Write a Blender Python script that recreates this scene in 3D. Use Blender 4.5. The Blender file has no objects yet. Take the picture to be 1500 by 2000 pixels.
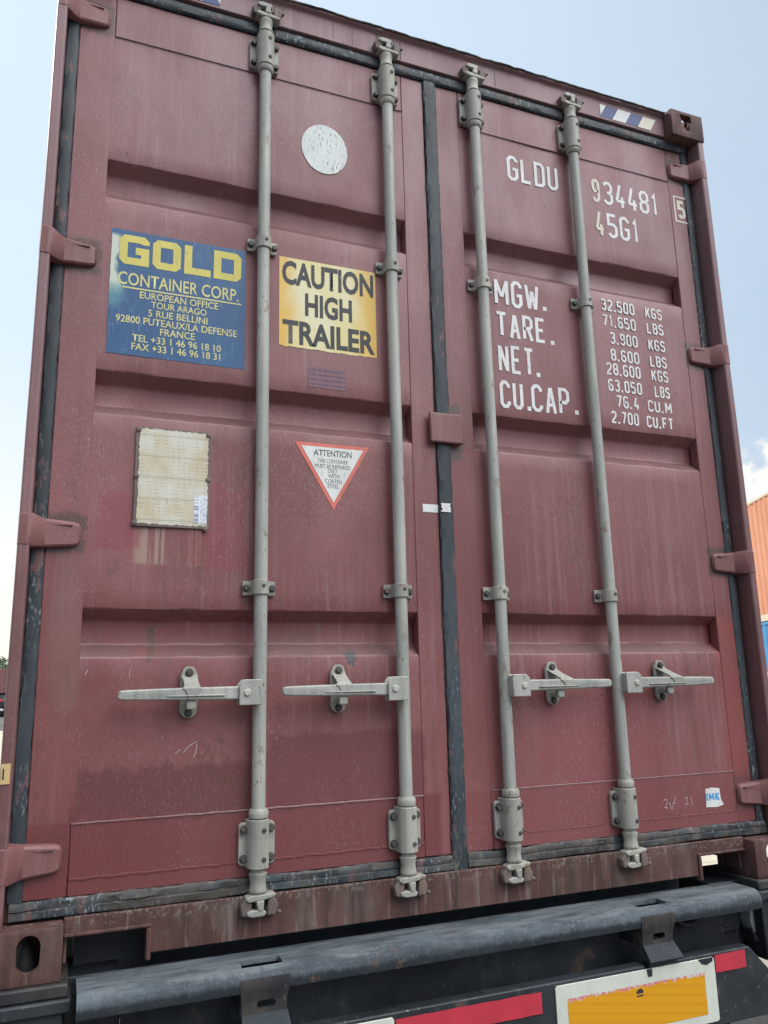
import bpy, bmesh, math, random
from mathutils import Vector, Matrix, noise as mnoise

SC = bpy.context.scene
COL = SC.collection
DECK = 1.0            # height of the container's underside above the yard
random.seed(7)

# ------------------------------------------------------------------ camera
cam_d = bpy.data.cameras.new("camera")
cam = bpy.data.objects.new("camera", cam_d)
COL.objects.link(cam)
right = Vector((0.9281006, -0.3715959, -0.0233601))
down = Vector((0.0576639, 0.2054382, -0.9769698))
fwd = Vector((0.3678370, 0.9053793, 0.2120950))
m = Matrix.Identity(4)
for i in range(3):
    m[i][0], m[i][1], m[i][2] = right[i], -down[i], -fwd[i]
m.translation = Vector((0.11397, -2.15226, 0.64661 + DECK))
cam.matrix_world = m
cam_d.sensor_fit = 'HORIZONTAL'
cam_d.sensor_width = 36.0
cam_d.lens = 36.0 * 1560.48 / 1500.0
cam_d.clip_start = 0.02
cam_d.clip_end = 3000
SC.camera = cam

# ------------------------------------------------------------------ light
SUN_EL, SUN_AZ = 40.0, -42.0      # azimuth measured from +Y towards +X
SKY_STRENGTH = 0.075
HAZE_FAC, HAZE_COL = 0.82, (7.0, 8.4, 9.8)
world = bpy.data.worlds.new("World")
SC.world = world
world.use_nodes = True
nt = world.node_tree
nt.nodes.clear()
wo = nt.nodes.new('ShaderNodeOutputWorld')
bg = nt.nodes.new('ShaderNodeBackground')
sky = nt.nodes.new('ShaderNodeTexSky')
sky.sky_type = 'NISHITA'
sky.sun_disc = False
sky.sun_elevation = math.radians(SUN_EL)
sky.sun_rotation = math.radians(SUN_AZ)
sky.air_density = 1.0
sky.dust_density = 1.3
sky.ozone_density = 1.6
tc = nt.nodes.new('ShaderNodeTexCoord')
mp = nt.nodes.new('ShaderNodeMapping')
mp.inputs['Scale'].default_value = (1.0, 1.0, 2.6)
mp.inputs['Location'].default_value = (0.3, 0.1, 0.0)
nz = nt.nodes.new('ShaderNodeTexNoise')
nz.inputs['Scale'].default_value = 2.3
nz.inputs['Detail'].default_value = 9
nz.inputs['Roughness'].default_value = 0.58
rp = nt.nodes.new('ShaderNodeValToRGB')
rp.color_ramp.elements[0].position = 0.43
rp.color_ramp.elements[1].position = 0.72
rp.color_ramp.elements[0].color = (0.02, 0.02, 0.02, 1)
rp.color_ramp.elements[1].color = (0.16, 0.16, 0.16, 1)
mx = nt.nodes.new('ShaderNodeMix')
mx.data_type = 'RGBA'
mx.inputs[7].default_value = (9.2, 9.6, 10.0, 1)
nt.links.new(tc.outputs['Generated'], mp.inputs['Vector'])
nt.links.new(mp.outputs['Vector'], nz.inputs['Vector'])
nt.links.new(nz.outputs['Fac'], rp.inputs['Fac'])
nt.links.new(rp.outputs['Color'], mx.inputs[0])
nt.links.new(sky.outputs['Color'], mx.inputs[6])
# bright patch added to the unseen sky opposite the sun, lighting the doors
dt = nt.nodes.new('ShaderNodeVectorMath'); dt.operation = 'DOT_PRODUCT'
FILL_AZ, FILL_EL = math.radians(148), math.radians(54)
dt.inputs[1].default_value = (math.sin(FILL_AZ) * math.cos(FILL_EL), math.cos(FILL_AZ) * math.cos(FILL_EL), math.sin(FILL_EL))
mr = nt.nodes.new('ShaderNodeMapRange'); mr.interpolation_type = 'SMOOTHSTEP'
mr.inputs[1].default_value = .72; mr.inputs[2].default_value = .96
n2 = nt.nodes.new('ShaderNodeTexNoise'); n2.inputs['Scale'].default_value = 3.2; n2.inputs['Detail'].default_value = 8
r2 = nt.nodes.new('ShaderNodeMapRange'); r2.inputs[1].default_value = .30; r2.inputs[2].default_value = .60
r2.inputs[3].default_value = .45
ml = nt.nodes.new('ShaderNodeMath'); ml.operation = 'MULTIPLY'
m3 = nt.nodes.new('ShaderNodeMix'); m3.data_type = 'RGBA'; m3.inputs[7].default_value = (52.0, 52.6, 53.5, 1)
nt.links.new(tc.outputs['Generated'], dt.inputs[0]); nt.links.new(dt.outputs['Value'], mr.inputs[0])
nt.links.new(tc.outputs['Generated'], n2.inputs['Vector']); nt.links.new(n2.outputs['Fac'], r2.inputs[0])
nt.links.new(mr.outputs[0], ml.inputs[0]); nt.links.new(r2.outputs[0], ml.inputs[1])
def lobe(az, el, lo, hi):
    d = nt.nodes.new('ShaderNodeVectorMath'); d.operation = 'DOT_PRODUCT'
    az, el = math.radians(az), math.radians(el)
    d.inputs[1].default_value = (math.sin(az) * math.cos(el), math.cos(az) * math.cos(el), math.sin(el))
    nt.links.new(tc.outputs['Generated'], d.inputs[0])
    r = nt.nodes.new('ShaderNodeMapRange'); r.interpolation_type = 'SMOOTHSTEP'
    r.inputs[1].default_value = lo; r.inputs[2].default_value = hi
    return d, r
def over(fac, col, base):
    q = nt.nodes.new('ShaderNodeMix'); q.data_type = 'RGBA'; q.inputs[7].default_value = (*col, 1)
    nt.links.new(fac, q.inputs[0]); nt.links.new(base, q.inputs[6])
    return q.outputs[2]
def mathn(op, a, b):
    q = nt.nodes.new('ShaderNodeMath'); q.operation = op
    for sck, v in ((q.inputs[0], a), (q.inputs[1], b)):
        if isinstance(v, (int, float)): sck.default_value = v
        else: nt.links.new(v, sck)
    return q.outputs[0]
# thin bright haze on the sunward half of the sky, warmer and whiter at the horizon
d1, r1 = lobe(-20, 30, -.35, .97); nt.links.new(d1.outputs['Value'], r1.inputs[0])
base = over(mathn('MULTIPLY', r1.outputs[0], HAZE_FAC), HAZE_COL, mx.outputs[2])
sx = nt.nodes.new('ShaderNodeSeparateXYZ'); nt.links.new(tc.outputs['Generated'], sx.inputs[0])
hz_ = nt.nodes.new('ShaderNodeMapRange'); hz_.interpolation_type = 'SMOOTHSTEP'
hz_.inputs[1].default_value = .46; hz_.inputs[2].default_value = -.02
nt.links.new(sx.outputs[2], hz_.inputs[0])
d2, r2b = lobe(-25, 5, .05, .98); nt.links.new(d2.outputs['Value'], r2b.inputs[0])
base = over(mathn('MULTIPLY', mathn('MULTIPLY', hz_.outputs[0], r2b.outputs[0]), .9), (9.8, 9.4, 8.1), base)
# a small bright cumulus low to the right
d4, r4 = lobe(50.2, 10.6, .9968, .9986)
n4 = nt.nodes.new('ShaderNodeTexNoise'); n4.inputs['Scale'].default_value = 42; n4.inputs['Detail'].default_value = 7
nt.links.new(tc.outputs['Generated'], n4.inputs['Vector'])
nt.links.new(mathn('ADD', d4.outputs['Value'], mathn('MULTIPLY', mathn('SUBTRACT', n4.outputs['Fac'], .5), .009)), r4.inputs[0])
base = over(mathn('MULTIPLY', r4.outputs[0], .9), (9.0, 8.9, 8.6), base)
nt.links.new(ml.outputs[0], m3.inputs[0]); nt.links.new(base, m3.inputs[6])
nt.links.new(m3.outputs[2], bg.inputs['Color'])
bg.inputs['Strength'].default_value = SKY_STRENGTH
nt.links.new(bg.outputs['Background'], wo.inputs['Surface'])

sun_d = bpy.data.lights.new("sun", 'SUN')
sun_d.energy = 2.3
sun_d.angle = math.radians(0.6)
sun_d.color = (1.0, 0.94, 0.84)
sun = bpy.data.objects.new("sun", sun_d)
COL.objects.link(sun)
a, e = math.radians(SUN_AZ), math.radians(SUN_EL)
sdir = Vector((math.sin(a) * math.cos(e), math.cos(a) * math.cos(e), math.sin(e)))
sun.rotation_euler = sdir.to_track_quat('Z', 'Y').to_euler()
sun.location = sdir * 60

vs = SC.view_settings
vs.view_transform = 'Standard'
vs.look = 'None'
vs.gamma = 1.0
vs.use_curve_mapping = False
vs.exposure = 0.62

# ------------------------------------------------------------------ node materials
class NT:
    def __init__(s, name):
        s.m = bpy.data.materials.new(name)
        s.m.use_nodes = True
        s.t = s.m.node_tree
        s.b = s.t.nodes['Principled BSDF']
    def n(s, typ, **kw):
        x = s.t.nodes.new(typ)
        for k, v in kw.items():
            setattr(x, k, v)
        return x
    def set(s, sock, v):
        if isinstance(v, bpy.types.NodeSocket):
            s.t.links.new(v, sock)
        elif isinstance(v, (tuple, list)) and len(v) == 3 and sock.type == 'RGBA':
            sock.default_value = (*v, 1)
        else:
            sock.default_value = v
    def coord(s):
        tc = s.n('ShaderNodeTexCoord')
        oi = s.n('ShaderNodeObjectInfo')
        v = s.n('ShaderNodeVectorMath', operation='MULTIPLY_ADD')
        s.t.links.new(oi.outputs['Location'], v.inputs[0])
        v.inputs[1].default_value = (3.1, 1.7, 2.3)
        s.t.links.new(tc.outputs['Object'], v.inputs[2])
        s.P = v.outputs[0]
        s.O = tc.outputs['Object']
        return s.P
    def scale(s, vec, sc):
        v = s.n('ShaderNodeVectorMath', operation='MULTIPLY')
        s.set(v.inputs[0], vec)
        v.inputs[1].default_value = sc if isinstance(sc, (tuple, list)) else (sc, sc, sc)
        return v.outputs[0]
    def noise(s, sc, det=5, rough=.55, vec=None, dist=0.0):
        x = s.n('ShaderNodeTexNoise')
        x.inputs['Scale'].default_value = 1
        x.inputs['Detail'].default_value = det
        x.inputs['Roughness'].default_value = rough
        x.inputs['Distortion'].default_value = dist
        s.set(x.inputs['Vector'], s.scale(vec if vec is not None else s.P, sc))
        return x.outputs['Fac']
    def math(s, op, a, b=0.0, c=0.0, clamp=False):
        x = s.n('ShaderNodeMath', operation=op)
        x.use_clamp = clamp
        s.set(x.inputs[0], a); s.set(x.inputs[1], b); s.set(x.inputs[2], c)
        return x.outputs[0]
    def step(s, v, lo, hi, o0=0.0, o1=1.0):
        x = s.n('ShaderNodeMapRange')
        x.interpolation_type = 'SMOOTHSTEP'
        s.set(x.inputs[0], v)
        x.inputs[1].default_value = lo; x.inputs[2].default_value = hi
        x.inputs[3].default_value = o0; x.inputs[4].default_value = o1
        return x.outputs[0]
    def mix(s, f, a, b):
        x = s.n('ShaderNodeMix', data_type='RGBA')
        s.set(x.inputs[0], f); s.set(x.inputs[6], a); s.set(x.inputs[7], b)
        return x.outputs[2]
    def xyz(s, vec=None):
        x = s.n('ShaderNodeSeparateXYZ')
        s.set(x.inputs[0], vec if vec is not None else s.O)
        return x.outputs
    def zone(s, x0, x1, z0, z1, soft=.012, wob=.02, freq=18):
        """a patch with a shape of its own, in metres on the object"""
        o = s.xyz()
        w = s.math('MULTIPLY', s.math('SUBTRACT', s.noise((freq, freq, freq * .5), 4), .5), wob * 2)
        x = s.math('ADD', o[0], w); z = s.math('ADD', o[2], w)
        r = s.math('MULTIPLY', s.step(x, x0 - soft, x0 + soft), s.step(x, x1 - soft, x1 + soft, 1, 0))
        q = s.math('MULTIPLY', s.step(z, z0 - soft, z0 + soft), s.step(z, z1 - soft, z1 + soft, 1, 0))
        return s.math('MULTIPLY', r, q)
    def bump(s, h, strength=.3, dist=.002):
        x = s.n('ShaderNodeBump')
        x.inputs['Strength'].default_value = strength
        x.inputs['Distance'].default_value = dist
        s.set(x.inputs['Height'], h)
        s.t.links.new(x.outputs[0], s.b.inputs['Normal'])
    def done(s, col, rough=.5, metal=0.0, spec=.5):
        s.set(s.b.inputs['Base Color'], col)
        s.set(s.b.inputs['Roughness'], rough)
        s.b.inputs['Metallic'].default_value = metal
        s.b.inputs['Specular IOR Level'].default_value = spec
        return s.m

def paint_red(name, A, B, chalk=.5, rust=.3, runs=.4, zones=(), flecks=.5, rough=.48, veil=0.0):
    k = NT(name); k.coord()
    big = k.noise((1.3, 1.3, 1.0), 6, .6)
    col = k.mix(k.step(big, .36, .66), A, B)
    # vertical chalky weathering
    st = k.noise((46, 46, 1.6), 5, .6)
    patchy = k.step(k.noise((2.6, 2.6, 1.7), 4), .38, .62)
    col = k.mix(k.math('MULTIPLY', k.math('MULTIPLY', k.step(st, .46, .74), patchy), chalk), col, (.36, .23, .23))
    # water runs, darker
    rn = k.noise((17, 17, .7), 4, .55)
    col = k.mix(k.math('MULTIPLY', k.step(rn, .54, .78), runs), col, (.125, .052, .045))
    if veil:      # pale haze painted into the colour, stronger higher up, in uneven sheets
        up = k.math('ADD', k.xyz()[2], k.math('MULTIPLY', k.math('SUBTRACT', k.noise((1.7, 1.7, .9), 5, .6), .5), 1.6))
        col = k.mix(k.math('MULTIPLY', k.step(up, .5, 2.7), veil), col, (.355, .245, .265))
    if zones:
        # dust lying on the ledges that face up
        gn = k.n('ShaderNodeNewGeometry')
        nz_ = k.xyz(gn.outputs['True Normal'])[2]
        dm = k.math('MULTIPLY', k.step(nz_, .30, .62), k.step(k.noise((9, 9, 9), 4, .65), .25, .55, .25, .62))
        col = k.mix(dm, col, (.115, .074, .070))
        # caked dirt round the hinge tips
        o_ = k.xyz()
        wz = k.math('MULTIPLY', k.math('SUBTRACT', k.noise((42, 42, 42), 4, .65), .5), .05)
        hu = k.math('ADD', k.math('ABSOLUTE', k.math('SUBTRACT', o_[0], 1.219)), wz)
        hv = k.math('ABSOLUTE', k.math('SUBTRACT', k.math('MODULO', k.math('ADD', o_[2], .1425), .799), .4005))
        hv = k.math('ADD', hv, wz)
        hm = k.math('MULTIPLY', k.math('MULTIPLY', k.step(hu, 1.052, 1.062), k.step(hv, .044, .062, 1, 0)), .8)
        col = k.mix(hm, col, (.080, .055, .046))
        # chips through to the primer, with sharp rims
        cn = k.noise((62, 62, 44), 3, .5)
        cg = k.step(k.noise((2.4, 2.4, 2.0), 3), .46, .58)
        col = k.mix(k.math('MULTIPLY', k.math('MULTIPLY', k.step(cn, .672, .680), cg), .8), col, (.34, .20, .19))
        col = k.mix(k.math('MULTIPLY', k.math('MULTIPLY', k.step(cn, .690, .697), cg), .9), col, (.075, .045, .038))
        # rust and lime runs below the data plate
        rz = k.math('MULTIPLY', k.zone(.285, .482, .982, 1.084, .006, .004), k.step(k.noise((34, 34, .8), 4, .6), .48, .56))
        col = k.mix(k.math('MULTIPLY', rz, .75), col, (.36, .25, .19))
        rz = k.math('MULTIPLY', k.zone(.275, .490, .90, 1.084, .012, .02), k.step(k.noise((52, 52, 1.4), 4, .6), .58, .66))
        col = k.mix(k.math('MULTIPLY', rz, .6), col, (.14, .065, .045))
    for (zn, c, f) in zones:
        col = k.mix(k.math('MULTIPLY', k.zone(*zn), f), col, c)
    # pale flecks, grouped
    fl = k.noise((380, 380, 95), 3, .55)
    grp = k.step(k.noise((3.3, 3.3, 2.4), 3), .36, .64)
    col = k.mix(k.math('MULTIPLY', k.math('MULTIPLY', k.step(fl, .55, .70), grp), flecks), col, (.47, .36, .36))
    # rust
    r1 = k.math('MULTIPLY', k.step(k.noise((5, 5, 3.2), 5, .65), .55, .72), k.step(k.noise((70, 70, 34), 3), .44, .66))
    col = k.mix(k.math('MULTIPLY', r1, rust), col, (.105, .052, .032))
    # small dark specks
    col = k.mix(k.math('MULTIPLY', k.step(k.noise((120, 120, 90), 2), .70, .76), .6), col, (.10, .05, .045))
    k.bump(k.math('ADD', k.math('ADD', k.noise((30, 30, 8), 4), k.math('MULTIPLY', k.noise((300, 300, 120), 2), .35)), k.math('MULTIPLY', k.noise((7, 7, 4), 3), 2.2)), .34, .0024)
    ro = k.step(k.noise((4, 4, 2), 4), .3, .7, rough - .08, rough + .14)
    return k.done(col, ro)

RED_A, RED_B = (.172, .047, .046), (.250, .088, .087)
door_zones = [
    ((.02, 1.17, .05, .335, .010, .010, 14), (.160, .037, .038), .75),      # repainted bottom rail
    ((.165, .64, .33, .455, .012, .035, 26), (.130, .036, .038), .80),      # scrubbed darker edge
    ((.66, 1.13, .33, .520, .010, .030, 22), (.140, .036, .040), .75),
    ((.19, .30, 1.02, 1.17, .010, .04, 16), (.25, .045, .06), .55),
    ((.42, .60, .97, 1.21, .012, .05, 12), (.245, .046, .058), .5),
    ((1.25, 2.36, .12, .330, .010, .012, 14), (.205, .052, .054), .5),
    ((2.27, 2.40, .35, .86, .02, .06, 10), (.265, .058, .052), .6),
    ((1.5, 2.0, .34, .60, .03, .10, 6), (.25, .060, .066), .5),
    ((1.248, 1.298, 1.352, 1.398, .006, .035, 45), (.085, .060, .050), .85),   # rough weld dirt round the lock block
    ((1.250, 1.290, 1.500, 1.538, .006, .030, 45), (.085, .060, .050), .85),
    ((.884, .916, .705, .748, .002, .026, 60), (.060, .066, .066), .95),          # dark smear above a handle
    ((.335, .352, .730, .822, .003, .022, 34), (.10, .055, .042), .75),
    ((.66, .80, .73, .80, .02, .09, 22), (.13, .075, .065), .45),
    ((.10, .165, .60, 1.00, .02, .06, 8), (.22, .125, .11), .45),
]
M = {}
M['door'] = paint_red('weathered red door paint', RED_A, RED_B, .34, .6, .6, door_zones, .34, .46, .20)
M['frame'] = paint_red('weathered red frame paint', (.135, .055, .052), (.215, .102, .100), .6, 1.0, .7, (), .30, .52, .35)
def mat_sill(name, crumbs=True):
    k = NT(name); k.coord()
    o = k.xyz()
    col = k.mix(k.step(k.noise((3.2, 3.2, 4), 6, .65), .34, .66), (.080, .037, .031), (.138, .070, .060))
    col = k.mix(k.math('MULTIPLY', k.step(k.noise((6.5, 6.5, 3.0), 6, .7), .48, .66), .8), col, (.135, .105, .090))
    col = k.mix(k.math('MULTIPLY', k.step(k.noise((28, 28, 2.2), 5, .62), .46, .68), .85), col, (.052, .034, .028))
    col = k.mix(k.math('MULTIPLY', k.step(k.noise((46, 46, 4.0), 4, .6), .55, .72), .5), col, (.27, .21, .185))
    col = k.mix(k.math('MULTIPLY', k.step(k.noise((11, 11, 9), 6, .72), .56, .66), .8), col, (.088, .044, .030))
    cr = k.math('MULTIPLY', k.step(k.noise((120, 120, 90), 4, .7), .53, .62), k.step(k.math('ADD', o[2], k.math('MULTIPLY', k.noise((14, 14, 20), 4, .6), .05)), .118, .140))
    col = k.mix(k.math('MULTIPLY', cr, .55 if crumbs else .0), col, (.27, .24, .21))
    k.bump(k.noise((70, 70, 50), 6, .7), .5, .003)
    return k.done(col, .68, spec=.3)
M['sill'] = mat_sill('rusty stained sill paint')
M['casting'] = mat_sill('rusty stained casting', False)
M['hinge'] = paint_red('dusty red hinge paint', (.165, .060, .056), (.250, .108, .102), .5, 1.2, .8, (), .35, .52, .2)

def mat_steel(name, A, B, rustf=.5, rough=.5):
    k = NT(name); k.coord()
    col = k.mix(k.step(k.noise((9, 9, 3), 5), .35, .68), A, B)
    col = k.mix(k.math('MULTIPLY', k.step(k.noise((60, 60, 4), 4), .48, .72), .5), col, tuple(c * .62 for c in A))
    sp = k.math('MULTIPLY', k.step(k.noise((150, 150, 80), 3), .61, .69), k.step(k.noise((7, 7, 5), 3), .42, .64))
    col = k.mix(k.math('MULTIPLY', sp, rustf), col, (.17, .095, .055))
    col = k.mix(k.math('MULTIPLY', k.step(k.noise((22, 22, 13), 5, .7), .585, .67), rustf * .8), col, (.20, .14, .10))
    k.bump(k.noise((220, 220, 110), 3), .15, .001)
    return k.done(col, k.step(k.noise((12, 12, 6), 3), .3, .7, rough - .08, rough + .12))
M['rod'] = mat_steel('grey green rod paint', (.325, .328, .295), (.425, .420, .370), .9)
M['cast_steel'] = mat_steel('cream grey bracket paint', (.300, .295, .255), (.430, .415, .350), .85, .55)
M['emboss'] = mat_steel('raised letter paint', (.29, .30, .275), (.36, .37, .33), .5)
M['keeper'] = mat_steel('old keeper steel', (.120, .088, .078), (.195, .150, .130), 1.0, .65)
M['bolt'] = mat_steel('dark bolt steel', (.055, .048, .045), (.10, .085, .078), .9, .55)
M['rivet'] = mat_steel('pale rivet', (.42, .40, .34), (.50, .48, .42), .3, .45)

def mat_rubber(name='dusty black rubber', dirty=False):
    k = NT(name); k.coord()
    col = k.mix(k.step(k.noise((5, 5, 1.2), 5), .35, .7), (.020, .027, .034), (.046, .060, .072))
    chalk = k.math('MULTIPLY', k.step(k.noise((130, 130, 42), 3, .6), .56, .66), k.step(k.noise((6, 6, 1.1), 4, .6), .44, .60))
    col = k.mix(k.math('MULTIPLY', chalk, .75), col, (.30, .33, .34))
    o = k.xyz()
    col = k.mix(k.math('MULTIPLY', k.step(k.noise((18, 18, 9), 5, .65), .50, .68), k.step(o[2], .10, .30, .85, .12)), col, (.18, .165, .135))
    col = k.mix(k.math('MULTIPLY', k.step(k.noise((24, 24, 9), 5, .7), .60, .64), .8), col, (.165, .075, .072))
    if dirty:
        col = k.mix(k.math('MULTIPLY', k.step(k.noise((7, 7, 16), 5, .7), .40, .60), .85), col, (.085, .072, .058))
        col = k.mix(k.math('MULTIPLY', k.step(k.noise((22, 22, 50), 5, .7), .54, .66), .7), col, (.020, .020, .020))
        col = k.mix(k.math('MULTIPLY', k.step(k.noise((36, 36, 80), 5, .7), .58, .66), .7), col, (.24, .22, .19))
    k.bump(k.noise((90, 90, 24), 4), .35, .002)
    return k.done(col, .6)
M['rubber'] = mat_rubber()
M['dirty_rubber'] = mat_rubber('mud stained rubber', True)

def mat_chassis():
    k = NT('dusty black chassis paint'); k.coord()
    col = k.mix(k.step(k.noise((4, 4, 4), 6, .65), .36, .68), (.010, .013, .017), (.028, .034, .040))
    col = k.mix(k.math('MULTIPLY', k.step(k.noise((30, 30, 5), 5, .65), .54, .76), .30), col, (.11, .11, .105))
    col = k.mix(k.math('MULTIPLY', k.step(k.noise((90, 90, 70), 3), .66, .74), .6), col, (.26, .25, .23))
    rr = k.math('MULTIPLY', k.step(k.noise((8, 8, 8), 5, .7), .60, .70), .7)
    col = k.mix(rr, col, (.13, .075, .045))
    k.bump(k.noise((40, 40, 30), 5), .35, .003)
    return k.done(col, k.step(k.noise((7, 7, 7), 3), .3, .7, .42, .68))
M['chassis'] = mat_chassis()
M['lip_shade_seam'] = mat_steel('shadowed lip and seam steel', (.022, .020, .022), (.055, .042, .042), .8, .6)  # carries the lip's shadow as colour; also the dark top seams

def mat_dusty():
    k = NT('dust covered beam paint'); k.coord()
    col = k.mix(k.step(k.noise((3.5, 14, 16), 7, .75), .32, .64), (.036, .047, .058), (.098, .120, .138))
    col = k.mix(k.math('MULTIPLY', k.step(k.noise((150, 60, 60), 4, .75), .55, .66), .4), col, (.19, .21, .22))
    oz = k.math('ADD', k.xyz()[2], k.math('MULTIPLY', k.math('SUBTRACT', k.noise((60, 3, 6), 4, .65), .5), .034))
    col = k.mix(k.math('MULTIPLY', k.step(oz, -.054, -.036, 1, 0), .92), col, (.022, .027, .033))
    col = k.mix(k.math('MULTIPLY', k.step(k.noise((14, 14, 14), 5, .7), .50, .66), .6), col, (.045, .052, .060))
    col = k.mix(k.math('MULTIPLY', k.math('MULTIPLY', k.step(oz, -.034, -.016), k.step(k.noise((5, 30, 30), 6, .75), .42, .60)), .65), col, (.185, .200, .205))
    col = k.mix(k.math('MULTIPLY', k.step(k.noise((10, 10, 10), 5, .7), .62, .70), .7), col, (.16, .10, .065))
    k.bump(k.noise((60, 60, 60), 6, .72), .7, .004)
    return k.done(col, .68, spec=.35)
M['dusty'] = mat_dusty()

def mat_lettering(name, c, wear=.35, under=(.25, .09, .09), lo=.60):
    k = NT(name); k.coord()
    f = k.math('MULTIPLY', k.step(k.noise((150, 150, 48), 4, .65), lo, lo + .07), k.step(k.noise((9, 9, 7), 3), .40, .60))
    col = k.mix(k.math('MULTIPLY', f, wear), k.mix(k.step(k.noise((14, 14, 8), 4), .3, .7), c, tuple(x * .86 for x in c)), under)
    return k.done(col, .55)
M['pale_weld'] = paint_red('chalky weld paint', (.20, .080, .080), (.33, .20, .195), .6, .3, .3, (), .5, .55)
M['white'] = mat_lettering('white stencil paint', (.74, .73, .71), .9)
M['cream'] = mat_lettering('yellowed white paint', (.68, .63, .52), .9)
M['white_dot'] = mat_lettering('white reflective dot', (.70, .72, .69), .95, (.13, .13, .13), .56)
M['gold'] = mat_lettering('gold lettering', (.66, .57, .13), .6, (.10, .12, .12))
M['paleyellow'] = mat_lettering('pale yellow lettering', (.66, .60, .25), .7, (.05, .12, .26))
M['black'] = mat_lettering('black lettering', (.030, .032, .038), .5, (.5, .42, .2))
M['navy'] = mat_lettering('navy stripe', (.045, .075, .20), .5)
M['salmon'] = mat_lettering('salmon red border', (.70, .17, .125), .5, (.5, .3, .28))
M['tri_white'] = mat_lettering('white warning field', (.74, .74, .70), .9, (.22, .19, .16), .58)
M['sticker'] = mat_lettering('white sticker', (.74, .73, .70), .7, (.4, .33, .3))
M['skyblue'] = mat_lettering('blue print', (.10, .36, .66), .4, (.7, .7, .7))
M['chalk'] = mat_lettering('chalk scratch', (.47, .34, .33), .9)
M['stripe_red'] = mat_lettering('red reflective tape', (.56, .035, .060), .35, (.2, .05, .05), .64)
M['white_refl'] = mat_lettering('white reflective tape', (.66, .68, .58), .6, (.30, .29, .26), .63)
M['tan'] = mat_lettering('tan sticker', (.62, .43, .20), .7, (.25, .13, .07))

def mat_sign_blue():
    k = NT('blue sign face'); k.coord()
    o = k.xyz()
    col = k.mix(k.step(k.noise((6, 6, 4), 4), .3, .7), (.013, .072, .190), (.020, .098, .225))
    col = k.mix(k.math('MULTIPLY', k.step(k.noise((110, 110, 40), 4, .6), .56, .68), .40), col, (.10, .22, .34))
    # peeled, bleached patch at the upper left edge
    w = k.math('MULTIPLY', k.math('SUBTRACT', k.noise((22, 22, 14), 4), .5), .075)
    px = k.math('ADD', o[0], w)
    bl = k.math('MULTIPLY', k.step(px, .196, .214, 1, 0), k.math('MULTIPLY', k.step(o[2], 1.745, 1.785), k.step(o[2], 1.935, 1.95, 1, 0)))
    col = k.mix(k.math('MULTIPLY', bl, .85), col, (.62, .66, .52))
    tl = k.math('MULTIPLY', k.step(px, .205, .235, 1, 0), k.math('MULTIPLY', k.step(o[2], 1.70, 1.74), k.step(o[2], 1.78, 1.80, 1, 0)))
    col = k.mix(k.math('MULTIPLY', tl, .6), col, (.10, .30, .32))
    return k.done(col, .45)
M['sign_blue'] = mat_sign_blue()

def mat_sign_yellow():
    k = NT('faded yellow sign face'); k.coord()
    o = k.xyz()
    w = k.math('MULTIPLY', k.math('SUBTRACT', k.noise((14, 14, 9), 4), .5), .10)
    ax = k.math('ABSOLUTE', k.math('SUBTRACT', k.math('ADD', o[0], w), .835))
    edge = k.step(ax, .070, .150)
    fade = k.step(k.noise((9, 9, 5), 5, .6), .34, .66)
    col = k.mix(k.math('MULTIPLY', k.math('MULTIPLY', edge, k.step(k.noise((11, 11, 5), 5, .65), .28, .55, .35, 1.0)), .9), k.mix(fade, (.70, .59, .24), (.72, .66, .42)), (.70, .41, .045))
    col = k.mix(k.math('MULTIPLY', k.step(k.noise((120, 120, 60), 3), .64, .70), .6), col, (.40, .34, .20))
    return k.done(col, .5)
M['sign_yellow'] = mat_sign_yellow()

def mat_plate():
    k = NT('aged data plate'); k.coord()
    o = k.xyz()
    col = k.mix(k.step(k.noise((13, 13, 13), 5), .35, .68), (.62, .60, .50), (.56, .47, .32))
    rows = k.math('SINE', k.math('MULTIPLY', o[2], 620.0))
    ink = k.math('MULTIPLY', k.step(rows, .45, .8), k.step(k.noise((120, 3, 14), 3, .6), .50, .58))
    col = k.mix(k.math('MULTIPLY', ink, .42), col, (.24, .18, .13))
    rules = k.math('MULTIPLY', k.step(k.math('SINE', k.math('MULTIPLY', o[2], 104.0)), .985, .995), .5)
    col = k.mix(rules, col, (.22, .17, .12))
    col = k.mix(k.math('MULTIPLY', k.step(k.noise((16, 16, 12), 5, .7), .60, .70), .8), col, (.24, .12, .055))
    return k.done(col, .5)
M['plate'] = mat_plate()

def mat_smallprint(name, base, ink, freq):
    k = NT(name); k.coord()
    o = k.xyz()
    rows = k.math('SINE', k.math('MULTIPLY', o[2], freq))
    i = k.math('MULTIPLY', k.step(rows, .0, .3), k.step(k.noise((230, 3, 3), 2, .6), .40, .50))
    return k.done(k.mix(i, base, ink), .5)
M['purple'] = mat_smallprint('faded purple label', (.20, .085, .105), (.085, .045, .10), 405.0)

def mat_barcode():
    k = NT('bar label'); k.coord()
    o = k.xyz()
    bar = k.step(k.noise((3, 3, 420), 1), .47, .53)
    msk = k.math('MULTIPLY', k.step(o[0], .4405, .4415), k.step(o[0], .4535, .4545, 1, 0))
    txt = k.math('MULTIPLY', k.step(k.noise((420, 3, 160), 2), .50, .55), k.step(o[0], .458, .460))
    f = k.math('ADD', k.math('MULTIPLY', bar, msk), k.math('MULTIPLY', txt, .7), clamp=True)
    return k.done(k.mix(k.math('MULTIPLY', f, .8), (.74, .77, .80), (.12, .14, .22)), .4)
M['barcode'] = mat_barcode()

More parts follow.
